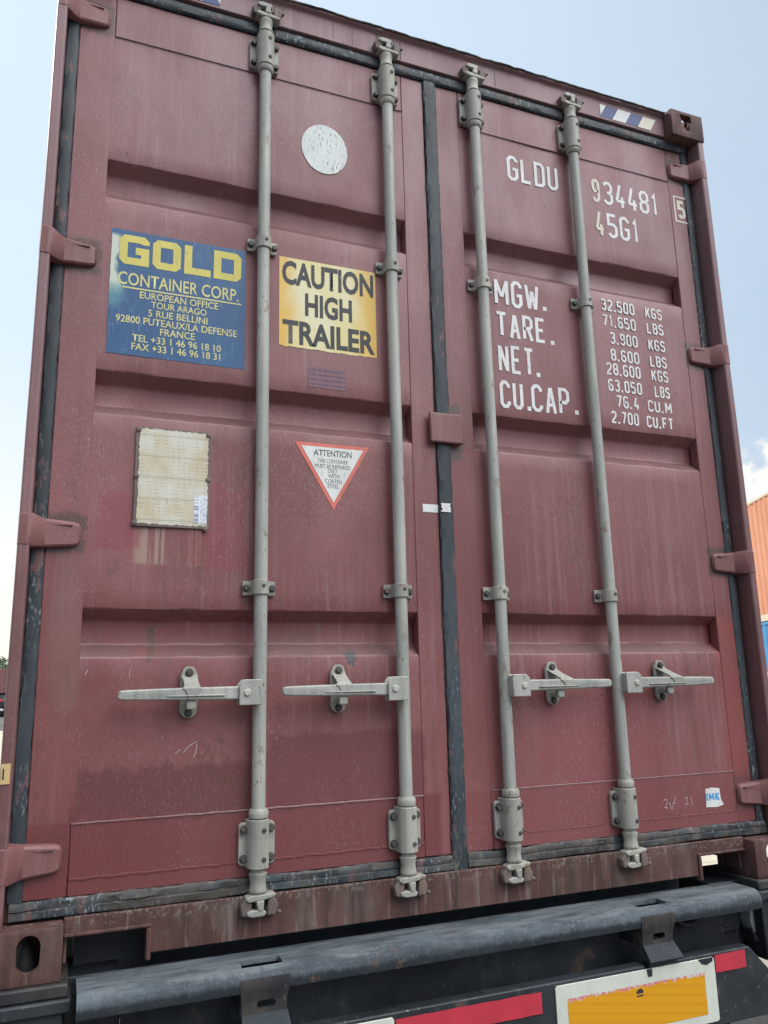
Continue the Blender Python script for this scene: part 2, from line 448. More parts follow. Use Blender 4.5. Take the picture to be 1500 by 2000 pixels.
def mat_yellow_reflector():
    k = NT('amber reflective panel'); k.coord()
    o = k.xyz()
    diag = k.math('SINE', k.math('ADD', k.math('MULTIPLY', o[0], 40.0), k.math('MULTIPLY', o[2], 260.0)))
    col = k.mix(k.step(diag, -.2, .9, 0, .45), (.72, .33, .010), (.62, .26, .012))
    w = k.math('MULTIPLY', k.math('SUBTRACT', k.noise((40, 40, 40), 5, .7), .5), .045)
    top = k.step(k.math('ADD', o[2], w), -.2160, -.2130)
    torn = k.mix(k.step(k.noise((55, 55, 55), 4, .7), .50, .56), (.66, .20, .20), (.62, .58, .55))
    col = k.mix(top, col, torn)
    col = k.mix(k.math('MULTIPLY', k.step(k.noise((50, 50, 30), 4, .7), .66, .70), .5), col, (.32, .17, .03))
    return k.done(col, .35)
M['amber'] = mat_yellow_reflector()

def mat_ground():
    k = NT('dusty concrete yard'); k.coord()
    col = k.mix(k.step(k.noise((.35, .35, 1), 7, .6), .32, .68), (.40, .355, .285), (.50, .450, .370))
    col = k.mix(k.math('MULTIPLY', k.step(k.noise((2.2, 2.2, 1), 6, .65), .50, .72), .4), col, (.20, .18, .15))
    br = k.n('ShaderNodeTexBrick')
    br.offset = 0.5
    br.inputs['Scale'].default_value = 1
    br.inputs['Mortar Size'].default_value = .012
    br.inputs['Brick Width'].default_value = 1.0
    br.inputs['Row Height'].default_value = .5
    br.inputs['Mortar Smooth'].default_value = .3
    k.set(br.inputs['Vector'], k.scale(k.P, 1.0))
    col = k.mix(k.math('MULTIPLY', br.outputs['Fac'], .55), col, (.20, .18, .15))
    k.bump(k.noise((14, 14, 1), 6), .3, .01)
    return k.done(col, .85, spec=.25)
M['paving'] = mat_ground()
def mat_asphalt():
    k = NT('worn asphalt yard'); k.coord()
    col = k.mix(k.step(k.noise((.4, .4, 1), 7, .6), .32, .68), (.060, .057, .053), (.100, .094, .086))
    col = k.mix(k.math('MULTIPLY', k.step(k.noise((60, 60, 1), 3, .6), .55, .68), .5), col, (.16, .15, .14))
    k.bump(k.noise((90, 90, 1), 4), .5, .006)
    return k.done(col, .85, spec=.3)
M['ground'] = mat_asphalt()

def mat_simple(name, A, B, sc=4, rough=.6, spec=.4):
    k = NT(name); k.coord()
    return k.done(k.mix(k.step(k.noise((sc, sc, sc), 5, .6), .32, .68), A, B), rough, spec=spec)
M['orange'] = paint_red('sun faded orange container paint', (.56, .235, .135), (.62, .28, .17), .15, .15, .2, (), .1, .6)
M['blue_box'] = mat_simple('blue container paint', (.045, .22, .46), (.07, .28, .52), 3, .5)
M['pale_rail'] = mat_simple('dusty pale rail', (.55, .49, .38), (.62, .56, .45), 3)
M['dark_red_box'] = mat_simple('dull red box paint', (.16, .07, .07), (.20, .09, .085), 2)
M['dark'] = mat_simple('black painted steel', (.018, .020, .024), (.035, .038, .042), 6, .55)
M['interior'] = mat_simple('dark plywood floor', (.05, .04, .03), (.08, .065, .05), 6, .8)
M['tyre'] = mat_simple('tyre rubber', (.02, .02, .02), (.035, .035, .033), 9, .8)
M['grey_plastic'] = mat_simple('pale grey plastic', (.27, .29, .265), (.36, .375, .345), 8, .5)
M['glass'] = mat_simple('dark cab glass', (.02, .025, .03), (.03, .035, .04), 2, .1, .6)
M['white_cab'] = mat_simple('white cab paint', (.55, .56, .56), (.66, .66, .65), 2, .4)
M['bark'] = mat_simple('bark', (.08, .06, .045), (.13, .10, .075), 12, .9)
k = NT('leaf green'); k.coord()
k.done(k.mix(k.step(k.noise((.8, .8, .8), 3), .35, .65), (.070, .100, .050), (.110, .140, .075)), .7, spec=.25)
M['leaf'] = k.m

M['dusty2'] = mat_steel('worn dark bracket', (.020, .021, .024), (.068, .058, .049), .9, .6)

# ------------------------------------------------------------------ mesh building
class MB:
    def __init__(s):
        s.v, s.f, s.mi, s.mats = [], [], [], []
    def _m(s, mat):
        if mat not in s.mats:
            s.mats.append(mat)
        return s.mats.index(mat)
    def add(s, vs, fs, mat):
        b = len(s.v); i = s._m(mat)
        s.v += [tuple(p) for p in vs]
        for f in fs:
            s.f.append([q + b for q in f]); s.mi.append(i)
    def box(s, x0, x1, y0, y1, z0, z1, mat):
        vs = [(x, y, z) for z in (z0, z1) for y in (y0, y1) for x in (x0, x1)]
        s.add(vs, [(0, 2, 3, 1), (4, 5, 7, 6), (0, 1, 5, 4), (2, 6, 7, 3), (0, 4, 6, 2), (1, 3, 7, 5)], mat)
    def prism_y(s, poly, y0, y1, mat):          # poly in (x,z), counter-clockwise seen from the front
        n = len(poly)
        vs = [(x, y0, z) for x, z in poly] + [(x, y1, z) for x, z in poly]
        fs = [list(range(n)), list(range(2 * n - 1, n - 1, -1))]
        fs += [(i, i + n, (i + 1) % n + n, (i + 1) % n) for i in range(n)]
        s.add(vs, fs, mat)
    def prism_x(s, poly, x0, x1, mat, nx=1, jit=None):   # poly in (y,z) closed
        n = len(poly); vs = []; fs = []
        for k in range(nx + 1):
            x = x0 + (x1 - x0) * k / nx
            for i, (y, z) in enumerate(poly):
                dy, dz = jit(x, i) if jit else (0, 0)
                vs.append((x, y + dy, z + dz))
        for k in range(nx):
            for i in range(n):
                a, b = k * n + i, k * n + (i + 1) % n
                fs.append((a, b, b + n, a + n))
        fs += [list(range(n - 1, -1, -1)), list(range(nx * n, nx * n + n))]
        s.add(vs, fs, mat)
    def prism_z(s, poly, z0, z1, mat, nz=1, jit=None):   # poly in (x,y) closed
        n = len(poly); vs = []; fs = []
        for k in range(nz + 1):
            z = z0 + (z1 - z0) * k / nz
            for i, (x, y) in enumerate(poly):
                dx, dy = jit(z, i) if jit else (0, 0)
                vs.append((x + dx, y + dy, z))
        for k in range(nz):
            for i in range(n):
                a, b = k * n + i, k * n + (i + 1) % n
                fs.append((a, b, b + n, a + n))
        fs += [list(range(n - 1, -1, -1)), list(range(nz * n, nz * n + n))]
        s.add(vs, fs, mat)
    def lathe(s, base, axis, prof, mat, n=20):    # prof: (distance along axis, radius)
        base = Vector(base); ax = Vector(axis).normalized()
        u = ax.orthogonal().normalized(); w = ax.cross(u)
        vs = []; fs = []
        for d, r in prof:
            for i in range(n):
                t = 2 * math.pi * i / n
                vs.append(base + ax * d + (u * math.cos(t) + w * math.sin(t)) * r)
        m = len(prof)
        for k in range(m - 1):
            for i in range(n):
                a, b = k * n + i, k * n + (i + 1) % n
                fs.append((a, b, b + n, a + n))
        fs += [list(range(n - 1, -1, -1)), list(range((m - 1) * n, m * n))]
        s.add(vs, fs, mat)
    def loft(s, secs, mat):     # secs: list of closed rings with equal counts
        n = len(secs[0]); vs = [p for r in secs for p in r]; fs = []
        for k in range(len(secs) - 1):
            for i in range(n):
                a, b = k * n + i, k * n + (i + 1) % n
                fs.append((a, b, b + n, a + n))
        fs += [list(range(n - 1, -1, -1)), list(range((len(secs) - 1) * n, len(secs) * n))]
        s.add(vs, fs, mat)
    def quad(s, pts, mat):
        s.add(pts, [list(range(len(pts)))], mat)
    def obj(s, name, parent=None, bevel=0.0, seg=2, smooth=35, loc=None):
        me = bpy.data.meshes.new(name)
        me.from_pydata(s.v, [], s.f)
        for mt in s.mats:
            me.materials.append(mt)
        me.polygons.foreach_set('material_index', s.mi)
        bm = bmesh.new(); bm.from_mesh(me)
        bmesh.ops.recalc_face_normals(bm, faces=bm.faces)
        bm.to_mesh(me); bm.free()
        me.polygons.foreach_set('use_smooth', [True] * len(me.polygons))
        me.set_sharp_from_angle(angle=math.radians(smooth))
        me.update()
        o = bpy.data.objects.new(name, me)
        COL.objects.link(o)
        if parent is not None:
            o.parent = parent
            o['base'] = 0
            del o['base']
            o.location = tuple(-c for c in ROOTLOC.get(parent.name, (0, 0, 0)))
        if loc is not None:
            o.location = Vector(o.location) + Vector(loc)
        if bevel:
            b = o.modifiers.new('bevel', 'BEVEL')
            b.width = bevel; b.segments = seg; b.limit_method = 'ANGLE'; b.angle_limit = math.radians(40)
        return o
ROOTLOC = {}

def thing(name, label, cat, loc=(0, 0, 0), group=None, rz=0):
    o = bpy.data.objects.new(name, None)
    o.empty_display_size = .2
    COL.objects.link(o)
    o.location = loc
    o.rotation_euler = (0, 0, rz)
    o['label'] = label; o['category'] = cat
    if group: o['group'] = group
    ROOTLOC[o.name] = loc
    return o

def copy_part(o, off, parent=None):
    """copy of a part and of its sub-parts, moved by off"""
    c = o.copy(); COL.objects.link(c)
    c.location = Vector(o.location) + Vector(off)
    for ch in o.children:
        d = ch.copy(); COL.objects.link(d); d.parent = c
    return c

def bolt(b, x, y, z, r=.009, h=.009, mat=None):
    """hex head pointing to -Y on a washer lying at depth y"""
    mat = mat or M['bolt']
    b.lathe((x, y, z), (0, -1, 0), [(0, r * 1.22), (.0016, r * 1.22), (.0020, r * 1.15)], mat, 16)
    b.lathe((x, y - .0021, z), (0, -1, 0), [(0, r), (h * .8, r), (h, r * .82)], mat, 6)

def boolean(o, cutters):
    """cut with temporary meshes and bake the result"""
    tmp = []
    for c in cutters:
        md = o.modifiers.new('cut', 'BOOLEAN')
        md.operation = 'DIFFERENCE'; md.object = c; md.solver = 'EXACT'
        tmp.append(c)
    bpy.context.view_layer.update()
    dg = bpy.context.evaluated_depsgraph_get()
    me = bpy.data.meshes.new_from_object(o.evaluated_get(dg))
    o.modifiers.clear()
    old = o.data; o.data = me; me.name = old.name
    for c in tmp:
        bpy.data.objects.remove(c, do_unlink=True)
    me.polygons.foreach_set('use_smooth', [True] * len(me.polygons))
    me.set_sharp_from_angle(angle=math.radians(35))

def oval(cx, cz, w, h, n=28):
    """rounded slot outline in (x,z)"""
    r = min(w, h) / 2; pts = []
    for i in range(n):
        t = 2 * math.pi * i / n
        x, z = math.cos(t) * r, math.sin(t) * r
        if h > w: z += math.copysign((h - w) / 2, z if abs(z) > 1e-9 else 1)
        else: x += math.copysign((w - h) / 2, x if abs(x) > 1e-9 else 1)
        pts.append((cx + x, cz + z))
    return pts

# stroke lettering (condensed container stencil letters)
cx_, cy_ = .30, .13
RING = [(cx_, 0), (1 - cx_, 0), (1, cy_), (1, 1 - cy_), (1 - cx_, 1), (cx_, 1), (0, 1 - cy_), (0, cy_)]
GL = {
 '0': [('c', RING)], 'O': [('c', RING)],
 'G': [[(1, .80), (1, 1 - cy_), (1 - cx_, 1), (cx_, 1), (0, 1 - cy_), (0, cy_), (cx_, 0), (1 - cx_, 0), (1, cy_), (1, .46), (.5, .46)]],
 'L': [[(0, 1), (0, 0), (1, 0)]],
 'D': [('c', [(0, 0), (1 - cx_, 0), (1, cy_), (1, 1 - cy_), (1 - cx_, 1), (0, 1)])],
 'U': [[(0, 1), (0, cy_), (cx_, 0), (1 - cx_, 0), (1, cy_), (1, 1)]],
 '9': [[(0, cy_), (cx_, 0), (1 - cx_, 0), (1, cy_), (1, 1 - cy_), (1 - cx_, 1), (cx_, 1), (0, 1 - cy_), (0, .5 + cy_), (cx_, .48), (1, .48)]],
 '6': [[(1, 1 - cy_), (1 - cx_, 1), (cx_, 1), (0, 1 - cy_), (0, cy_), (cx_, 0), (1 - cx_, 0), (1, cy_), (1, .5 - cy_), (1 - cx_, .52), (0, .52)]],
 '3': [[(0, 1 - cy_), (cx_, 1), (1 - cx_, 1), (1, 1 - cy_), (1, .52 + cy_), (1 - .28, .52), (.4, .52)], [(1 - .28, .52), (1, .52 - cy_), (1, cy_), (1 - cx_, 0), (cx_, 0), (0, cy_)]],
 '4': [[(.74, -.06), (.74, .46)], [(.55, 1.06), (.02, .24)], [(0, .24), (1.10, .24)]],
 '8': [('c', [(cx_, .51), (1 - cx_, .51), (1, .51 + cy_), (1, 1 - cy_), (1 - cx_, 1), (cx_, 1), (0, 1 - cy_), (0, .51 + cy_)]),
       ('c', [(cx_, 0), (1 - cx_, 0), (1, cy_), (1, .51 - cy_), (1 - cx_, .51), (cx_, .51), (0, .51 - cy_), (0, cy_)])],
 '1': [[(.12, .80), (.58, 1), (.58, 0)]],
 '5': [[(1, 1), (0, 1), (0, .56), (1 - cx_, .56), (1, .56 - cy_), (1, cy_), (1 - cx_, 0), (cx_, 0), (0, cy_)]],
 '2': [[(0, .82), (0, 1 - cy_), (cx_, 1), (1 - cx_, 1), (1, 1 - cy_), (1, .60), (0, .12), (0, 0), (1, 0)]],
 '7': [[(0, 1), (1, 1), (.35, 0)]],
 'M': [[(0, 0), (0, 1)], [(0, .98), (.5, .30)], [(.5, .30), (1, .98)], [(1, 1), (1, 0)]],
 'W': [[(0, 1), (.22, 0)], [(.24, 0), (.5, .75)], [(.5, .75), (.76, 0)], [(.78, 0), (1, 1)]],
 'T': [[(-.08, 1), (1.08, 1)], [(.5, .97), (.5, 0)]],
 'A': [[(0, -.06), (.46, 1)], [(.54, 1), (1, -.06)], [(.2, .28), (.8, .28)]],
 'R': [[(0, 0), (0, 1), (1 - cx_, 1), (1, 1 - cy_), (1, .48 + cy_), (1 - cx_, .48), (0, .48)], [(.55, .46), (1, -.06)]],
 'E': [[(1, 1), (0, 1), (0, 0), (1, 0)], [(.1, .5), (.82, .5)]],
 'N': [[(0, 0), (0, 1)], [(.02, .98), (.98, .02)], [(1, 0), (1, 1)]],
 'C': [[(1, .78), (1, 1 - cy_), (1 - cx_, 1), (cx_, 1), (0, 1 - cy_), (0, cy_), (cx_, 0), (1 - cx_, 0), (1, cy_), (1, .22)]],
 'P': [[(0, 0), (0, 1), (1 - cx_, 1), (1, 1 - cy_), (1, .45 + cy_), (1 - cx_, .45), (0, .45)]],
 'K': [[(0, 0), (0, 1)], [(1, 1), (.05, .42)], [(.32, .60), (1, -.04)]],
 'S': [[(1, .82), (1, 1 - cy_), (1 - cx_, 1), (cx_, 1), (0, 1 - cy_), (0, .52 + cy_), (cx_, .52), (1 - cx_, .52), (1, .52 - cy_), (1, cy_), (1 - cx_, 0), (cx_, 0), (0, cy_), (0, .18)]],
 'B': [[(0, 0), (0, 1), (1 - cx_, 1), (1, 1 - cy_), (1, .52 + cy_), (1 - cx_, .52), (.1, .52)], [(0, 0), (1 - cx_, 0), (1, cy_), (1, .52 - cy_), (1 - cx_, .52)]],
 'I': [[(.5, 0), (.5, 1)]],
 'F': [[(0, 0), (0, 1), (1, 1)], [(.1, .5), (.82, .5)]],
}
def stroke(b, pts, t, y, mat, closed=False):
    """flat stroke of width t along (x,z) points, mitred, lying at depth y"""
    P = [Vector((p[0], p[1])) for p in pts]; n = len(P); L = []; R_ = []
    for i in range(n):
        a = P[i - 1] if (i > 0 or closed) else None
        c = P[(i + 1) % n] if (i < n - 1 or closed) else None
        d1 = (P[i] - a).normalized() if a is not None else None
        d2 = (c - P[i]).normalized() if c is not None else None
        d1 = d1 if d1 is not None else d2
        d2 = d2 if d2 is not None else d1
        n1 = Vector((-d1.y, d1.x)); n2 = Vector((-d2.y, d2.x))
        mm = n1 + n2
        mm = mm.normalized() if mm.length > 1e-6 else n1
        k = min(1 / max(mm.dot(n1), .35), 2.0)
        L.append(P[i] + mm * t / 2 * k); R_.append(P[i] - mm * t / 2 * k)
    vs = [(p.x, y, p.y) for p in L] + [(p.x, y, p.y) for p in R_]
    fs = [(i, (i + 1) % n, n + (i + 1) % n, n + i) for i in range(n if closed else n - 1)]
    b.add(vs, fs, mat)

def letters(name, text, x0, x1, z0, z1, mat, parent, y=.0664, w=None, t=None, cell=None, widths=None):
    """one word in stroke letters filling x0..x1, z0..z1"""
    widths = widths or {}
    h = z1 - z0
    t = t or h * .16
    default = {'M': 1.25, 'W': 1.3, '1': .72, '.': .45, ' ': .55}
    ws = [widths.get(c, default.get(c, 1.0)) for c in text]
    gap = .24
    tot = sum(ws) + gap * (len(text) - 1)
    u = (x1 - x0) / tot
    b = MB(); x = x0; kk = 0
    for c, wd in zip(text, ws):
        if c == '.':
            d = t * 1.15
            b.quad([(x, y, z0), (x + d, y, z0), (x + d, y, z0 + d), (x, y, z0 + d)], mat)
        elif c != ' ':
            W_ = wd * u
            for st in GL[c]:
                cl = isinstance(st, tuple) and st[0] == 'c'
                pts = st[1] if cl else st
                q = [(x + t / 2 + px * (W_ - t), z0 + t / 2 + pz * (h - t)) for px, pz in pts]
                stroke(b, q, t, y - .00012 * (kk % 3), mat, cl); kk += 1
        x += (wd + gap) * u
    return b.obj(name, parent)

def text(name, body, x0, x1, z0, z1, mat, parent, y=.0628, bold=0.0, shear=0.0):
    """a line of plain sans lettering stretched into x0..x1, z0..z1"""
    cu = bpy.data.curves.new('tmp', 'FONT')
    cu.body = body; cu.size = 1; cu.offset = bold; cu.shear = shear
    cu.resolution_u = 3
    to = bpy.data.objects.new('tmp', cu)
    COL.objects.link(to)
    bpy.context.view_layer.update()
    me = bpy.data.meshes.new_from_object(to)
    bpy.data.objects.remove(to, do_unlink=True)
    bpy.data.curves.remove(cu)
    xs = [v.co.x for v in me.vertices]; ys = [v.co.y for v in me.vertices]
    ax, bx, ay, by = min(xs), max(xs), min(ys), max(ys)
    for v in me.vertices:
        v.co = Vector((x0 + (v.co.x - ax) / (bx - ax) * (x1 - x0), y, z0 + (v.co.y - ay) / (by - ay) * (z1 - z0)))
    me.name = name
    me.materials.clear(); me.materials.append(mat)
    o = bpy.data.objects.new(name, me)
    COL.objects.link(o)
    o.parent = parent
    return o

# ------------------------------------------------------------------ ground
g = MB()
N_ = 24
xs = [-900, -200, -60, -30, -15, -8, -4, 0, 4, 8, 15, 30, 60, 200, 900]
vs_, fs_ = [], []
for yy in xs:
    for xx in xs:
        vs_.append((xx, yy, -DECK))
for j in range(len(xs) - 1):
    for i in range(len(xs) - 1):
        q = j * len(xs) + i
        fs_.append((q, q + 1, q + 1 + len(xs), q + len(xs)))
g.add(vs_, fs_, M['ground'])
go = g.obj('ground'); go['kind'] = 'structure'
g = MB(); g.quad([(-70, 1.4, -DECK + .004), (120, 1.4, -DECK + .004), (120, 40, -DECK + .004), (-70, 40, -DECK + .004)], M['paving'])
pv = g.obj('paving'); pv['kind'] = 'structure'

# ------------------------------------------------------------------ the container
W, H, LEN = 2.438, 2.896, 12.192
box = thing('shipping_container', 'maroon weathered shipping container seen from its closed rear doors, standing on the trailer', 'shipping container', (1.219, 0.089, 0))

def container_shell(root, W, H, L, wall, rail, roofm, castm, rear_castings=True, rear_wall=False, y0=0.0):
    """corrugated sides, roof, front end, rails and corner castings"""
    for side in (0, 1):
        b = MB(); n = int((L - .40) / .278); prof = []
        y = y0 + .20
        xo = .012; xi = .048
        for k in range(n):
            prof += [(y, xo), (y + .07, xo), (y + .138, xi), (y + .208, xi)]
            y += .278
        prof.append((y, xo))
        pts = []
        for (yy, d) in prof:
            pts.append((d if side == 0 else W - d, yy))
        z0, z1 = .16, H - .07
        vs = [(x, yy, z0) for x, yy in pts] + [(x, yy, z1) for x, yy in pts]
        nn = len(pts)
        b.add(vs, [(i, i + 1, nn + i + 1, nn + i) for i in range(nn - 1)], wall)
        # back sheet gives the wall thickness
        th = .004 if side == 0 else -.004
        vs2 = [(x + th, yy, z0) for x, yy in pts] + [(x + th, yy, z1) for x, yy in pts]
        b.add(vs2, [(i + 1, i, nn + i, nn + i + 1) for i in range(nn - 1)], wall)
        b.obj('side_wall', root, smooth=20)
        xa, xb = (.0, .06) if side == 0 else (W - .06, W)
        b = MB(); b.box(xa + .004, xb - .004, y0 + .18, L + y0 - .18, .012, .16, rail); b.obj('bottom_rail', root, .004)
        b = MB(); b.box(xa + .002, xb - .002, y0 + .18, L + y0 - .18, H - .07, H - .008, rail); b.obj('top_rail', root, .004)
        xa, xb = (.003, .06) if side == 0 else (W - .06, W - .003)
        b = MB(); b.box(xa, xb, L + y0 - .12, L + y0 - .003, .118, H - .118, rail); b.obj('corner_post', root, .006)
    b = MB()
    nr = 40; vs = []; fs = []
    for k in range(nr * 2 + 1):
        y = y0 + .12 + (L - .24) * k / (nr * 2)
        z = H - .022 + (.010 if (k // 1) % 2 else 0)
        vs += [(.05, y, z), (W - .05, y, z)]
    fs = [(2 * i, 2 * i + 1, 2 * i + 3, 2 * i + 2) for i in range(nr * 2)]
    b.add(vs, fs, roofm); b.obj('roof', root, smooth=20)
    b = MB()
    vs = []; k = 0; x = .06; row = []
    while x < W - .06:
        row += [(x, .0), (x + .06, .0), (x + .11, .04), (x + .17, .04)]; x += .22
    row = [(min(xx, W - .06), d) for xx, d in row]
    nn = len(row)
    vs = [(xx, y0 + L - .02 - d, .12) for xx, d in row] + [(xx, y0 + L - .02 - d, H - .08) for xx, d in row]
    b.add(vs, [(i, i + 1, nn + i + 1, nn + i) for i in range(nn - 1)], wall)
    b.box(.178, W - .178, L + y0 - .10, L + y0 - .01, .02, .12, rail)
    b.box(.178, W - .178, L + y0 - .10, L + y0 - .01, H - .08, H - .012, rail)
    b.obj('front_wall', root, smooth=20)
    b = MB(); b.box(.06, W - .06, y0 + .12, L + y0 - .1, .14, .165, M['interior'])
    yy = y0 + .6
    while yy < L + y0 - .4:
        b.box(.061, W - .061, yy, yy + .045, .02, .139, M['dark']); yy += .61
    b.obj('floor', root)

def casting(root, x0, y0, z0, mat, hole='oval', left=True, rear=True):
    """hollow corner casting 162 x 178 x 118 mm with its holes"""
    w, d, h = .162, .178, .118
    b = MB(); b.box(x0, x0 + w, y0, y0 + d, z0, z0 + h, mat)
    o = b.obj('corner_casting', root)
    o.location = (0, 0, 0); pr = o.parent; o.parent = None
    bv = o.modifiers.new('b', 'BEVEL'); bv.width = .005; bv.segments = 2
    cut = []
    c = MB(); c.box(x0 + .022, x0 + w - .022, y0 + .024, y0 + d - .024, z0 + .022, z0 + h - .022, mat); cut.append(c.obj('c'))
    oc = x0 + .089 if left else x0 + w - .089
    cz = z0 + .066
    if hole == 'oval':
        poly = oval(oc, cz, .051, .082)
    else:
        poly = [(oc - .030, cz + .036), (oc + .026, cz + .036), (oc + .030, cz + .012), (oc + .018, cz - .006), (oc + .016, cz - .032), (oc + .002, cz - .036), (oc - .014, cz - .022), (oc - .022, cz + .0)]
    ya, yb = (y0 - .02, y0 + .05) if rear else (y0 + d - .05, y0 + d + .02)
    c = MB(); c.prism_y(poly, ya, yb, mat); cut.append(c.obj('c'))
    # side opening
    sx0, sx1 = (x0 - .02, x0 + .05) if left else (x0 + w - .05, x0 + w + .02)
    c = MB(); c.prism_x([(y, z) for y, z in oval(y0 + d / 2, z0 + .06, .079, .052)], sx0, sx1, mat); cut.append(c.obj('c'))
    # top or bottom opening
    zt = (z0 + h - .05, z0 + h + .02) if z0 > 1 else (z0 - .02, z0 + .05)
    c = MB(); c.prism_z([(x, y) for x, y in oval(x0 + w / 2, y0 + d / 2, .062, .120)], zt[0], zt[1], mat); cut.append(c.obj('c'))
    boolean(o, cut)
    o.parent = pr; o.location = tuple(-q for q in ROOTLOC[pr.name])
    return o

container_shell(box, W, H, LEN, M['frame'], M['frame'], M['frame'], M['casting'])
casting(box, 0, 0, 0, M['casting'], 'oval', True)
casting(box, W - .162, 0, 0, M['casting'], 'oval', False)
casting(box, 0, 0, H - .118, M['casting'], 'key', True)
casting(box, W - .162, 0, H - .118, M['casting'], 'key', False)
for zc in (0, H - .118):
    casting(box, 0, LEN - .178, zc, M['casting'], 'oval', True, False)
    casting(box, W - .162, LEN - .178, zc, M['casting'], 'oval', False, False)

# rear corner posts: outer strip standing proud, inner channel behind the gasket
def jitz(seed, amp, f=3.0):
    return lambda z, i: (amp * mnoise.noise((z * f, seed, 0)), amp * .6 * mnoise.noise((z * f, seed + 5, 0)))
for left in (True, False):
    b = MB()
    def X(x): return x if left else W - x
    poly = [(0.002, .012), (.005, .006), (.026, .006), (.030, .010), (.030, .080), (.066, .084), (.066, .170), (.002, .170)]
    poly = [(X(x), y) for x, y in poly]
    b.prism_z(poly, .1185, H - .1185, M['frame'], 60, lambda z, i: (.0014 * mnoise.noise((z * 2.2, 3.1 * left, i * .1)), .001 * mnoise.noise((z * 3, 9, 1))))
    b.obj('corner_post', box, .002, 1)

# header and its dented lip
b = MB()
hz = [(.170, 2.792), (.045, 2.792), (.045, 2.876), (.030, 2.882), (.030, 2.889), (.170, 2.889)]
def dent(x, i):
    d = .0025 * mnoise.noise((x * 5, .3, 0)) + (.006 * mnoise.noise((x * 17, 4, 0)) if i in (3, 4) else 0)
    return (0.0 if i in (0, 5) else .6 * d, d if i in (3, 4) else .2 * d)
b.prism_x(hz, .1625, W - .1625, M['frame'], 90, dent)
header = b.obj('door_header', box, .002, 1)
b = MB()
b.prism_x([(.10, 2.8893), (.028, 2.8893), (.026, 2.8855), (.024, 2.890), (.10, 2.8965)], .166, W - .166, M['lip_shade_seam'], 110,
          lambda x, i: (.003 * mnoise.noise((x * 8, 1, i)), .0025 * mnoise.noise((x * 15, 4, 0)) + (.004 * mnoise.noise((x * 31, 2, 0)) if i > 1 else 0)))
b.obj('lip_shadow_strip', box)  # dark strip standing for the shadow along the lip
# weld seams across the header face
for sx in (.86, .93, 1.02, 1.11, 1.49):
    b = MB(); b.box(sx, sx + .003, .0442, .046, 2.80, 2.874, M['keeper'])
    so = b.obj('weld_seam', header); so.location = (0, 0, 0)

def sub(o):
    """sub-parts keep the coordinates of the part they sit on"""
    o.location = (0, 0, 0)
    return o

# hazard stripes at both ends of the header
def hazard(mirror):
    z0, z1, x0, x1 = 2.802, 2.857, 1.960, 2.232
    X_ = (lambda x: W - x) if mirror else (lambda x: x)
    b = MB()
    b.quad([(X_(x0), .0440, z0), (X_(x1 - .045), .0440, z0), (X_(x1), .0440, z1), (X_(x0), .0440, z1)], M['navy'])
    for k, a_ in enumerate((1.893, 2.016, 2.139)):
        q = [(a_, z0), (a_ + .0625, z0), (a_ + .0945, z1), (a_ + .032, z1)]
        if k == 0:
            q = [(x0, z0 + .006), (x0 + .030, z1), (x0, z1)]
        b.quad([(X_(x), .0432, z) for x, z in q], M['white'] if k < 2 else M['cream'])
    return b
sub(hazard(False).obj('hazard_stripes', header))
sub(hazard(True).obj('hazard_stripes', header))

# sill with fork notches
b = MB()
sz = [(.1625, .124), (.1625, .082), (.352, .082), (.352, .022), (W - .352, .022), (W - .352, .082), (W - .1625, .082), (W - .1625, .124)]
b.prism_y(sz, .045, .060, M['sill'])
b.box(.163, W - .163, .062, .150, .125, .139, M['sill'])
for s_ in (1, -1):
    def X(x): return x if s_ == 1 else W - x
    lo = lambda a_, c_: (min(X(a_), X(c_)), max(X(a_), X(c_)))
    x0, x1 = lo(.163, .364); b.box(x0, x1, .038, .120, .0815, .090, M['sill'])
    x0, x1 = lo(.352, .364); b.box(x0, x1, .038, .120, .008, .0812, M['sill'])
    x0, x1 = lo(.1635, .172); b.box(x0, x1, .061, .150, .020, .0812, M['sill'])
sill = b.obj('door_sill', box, .003)

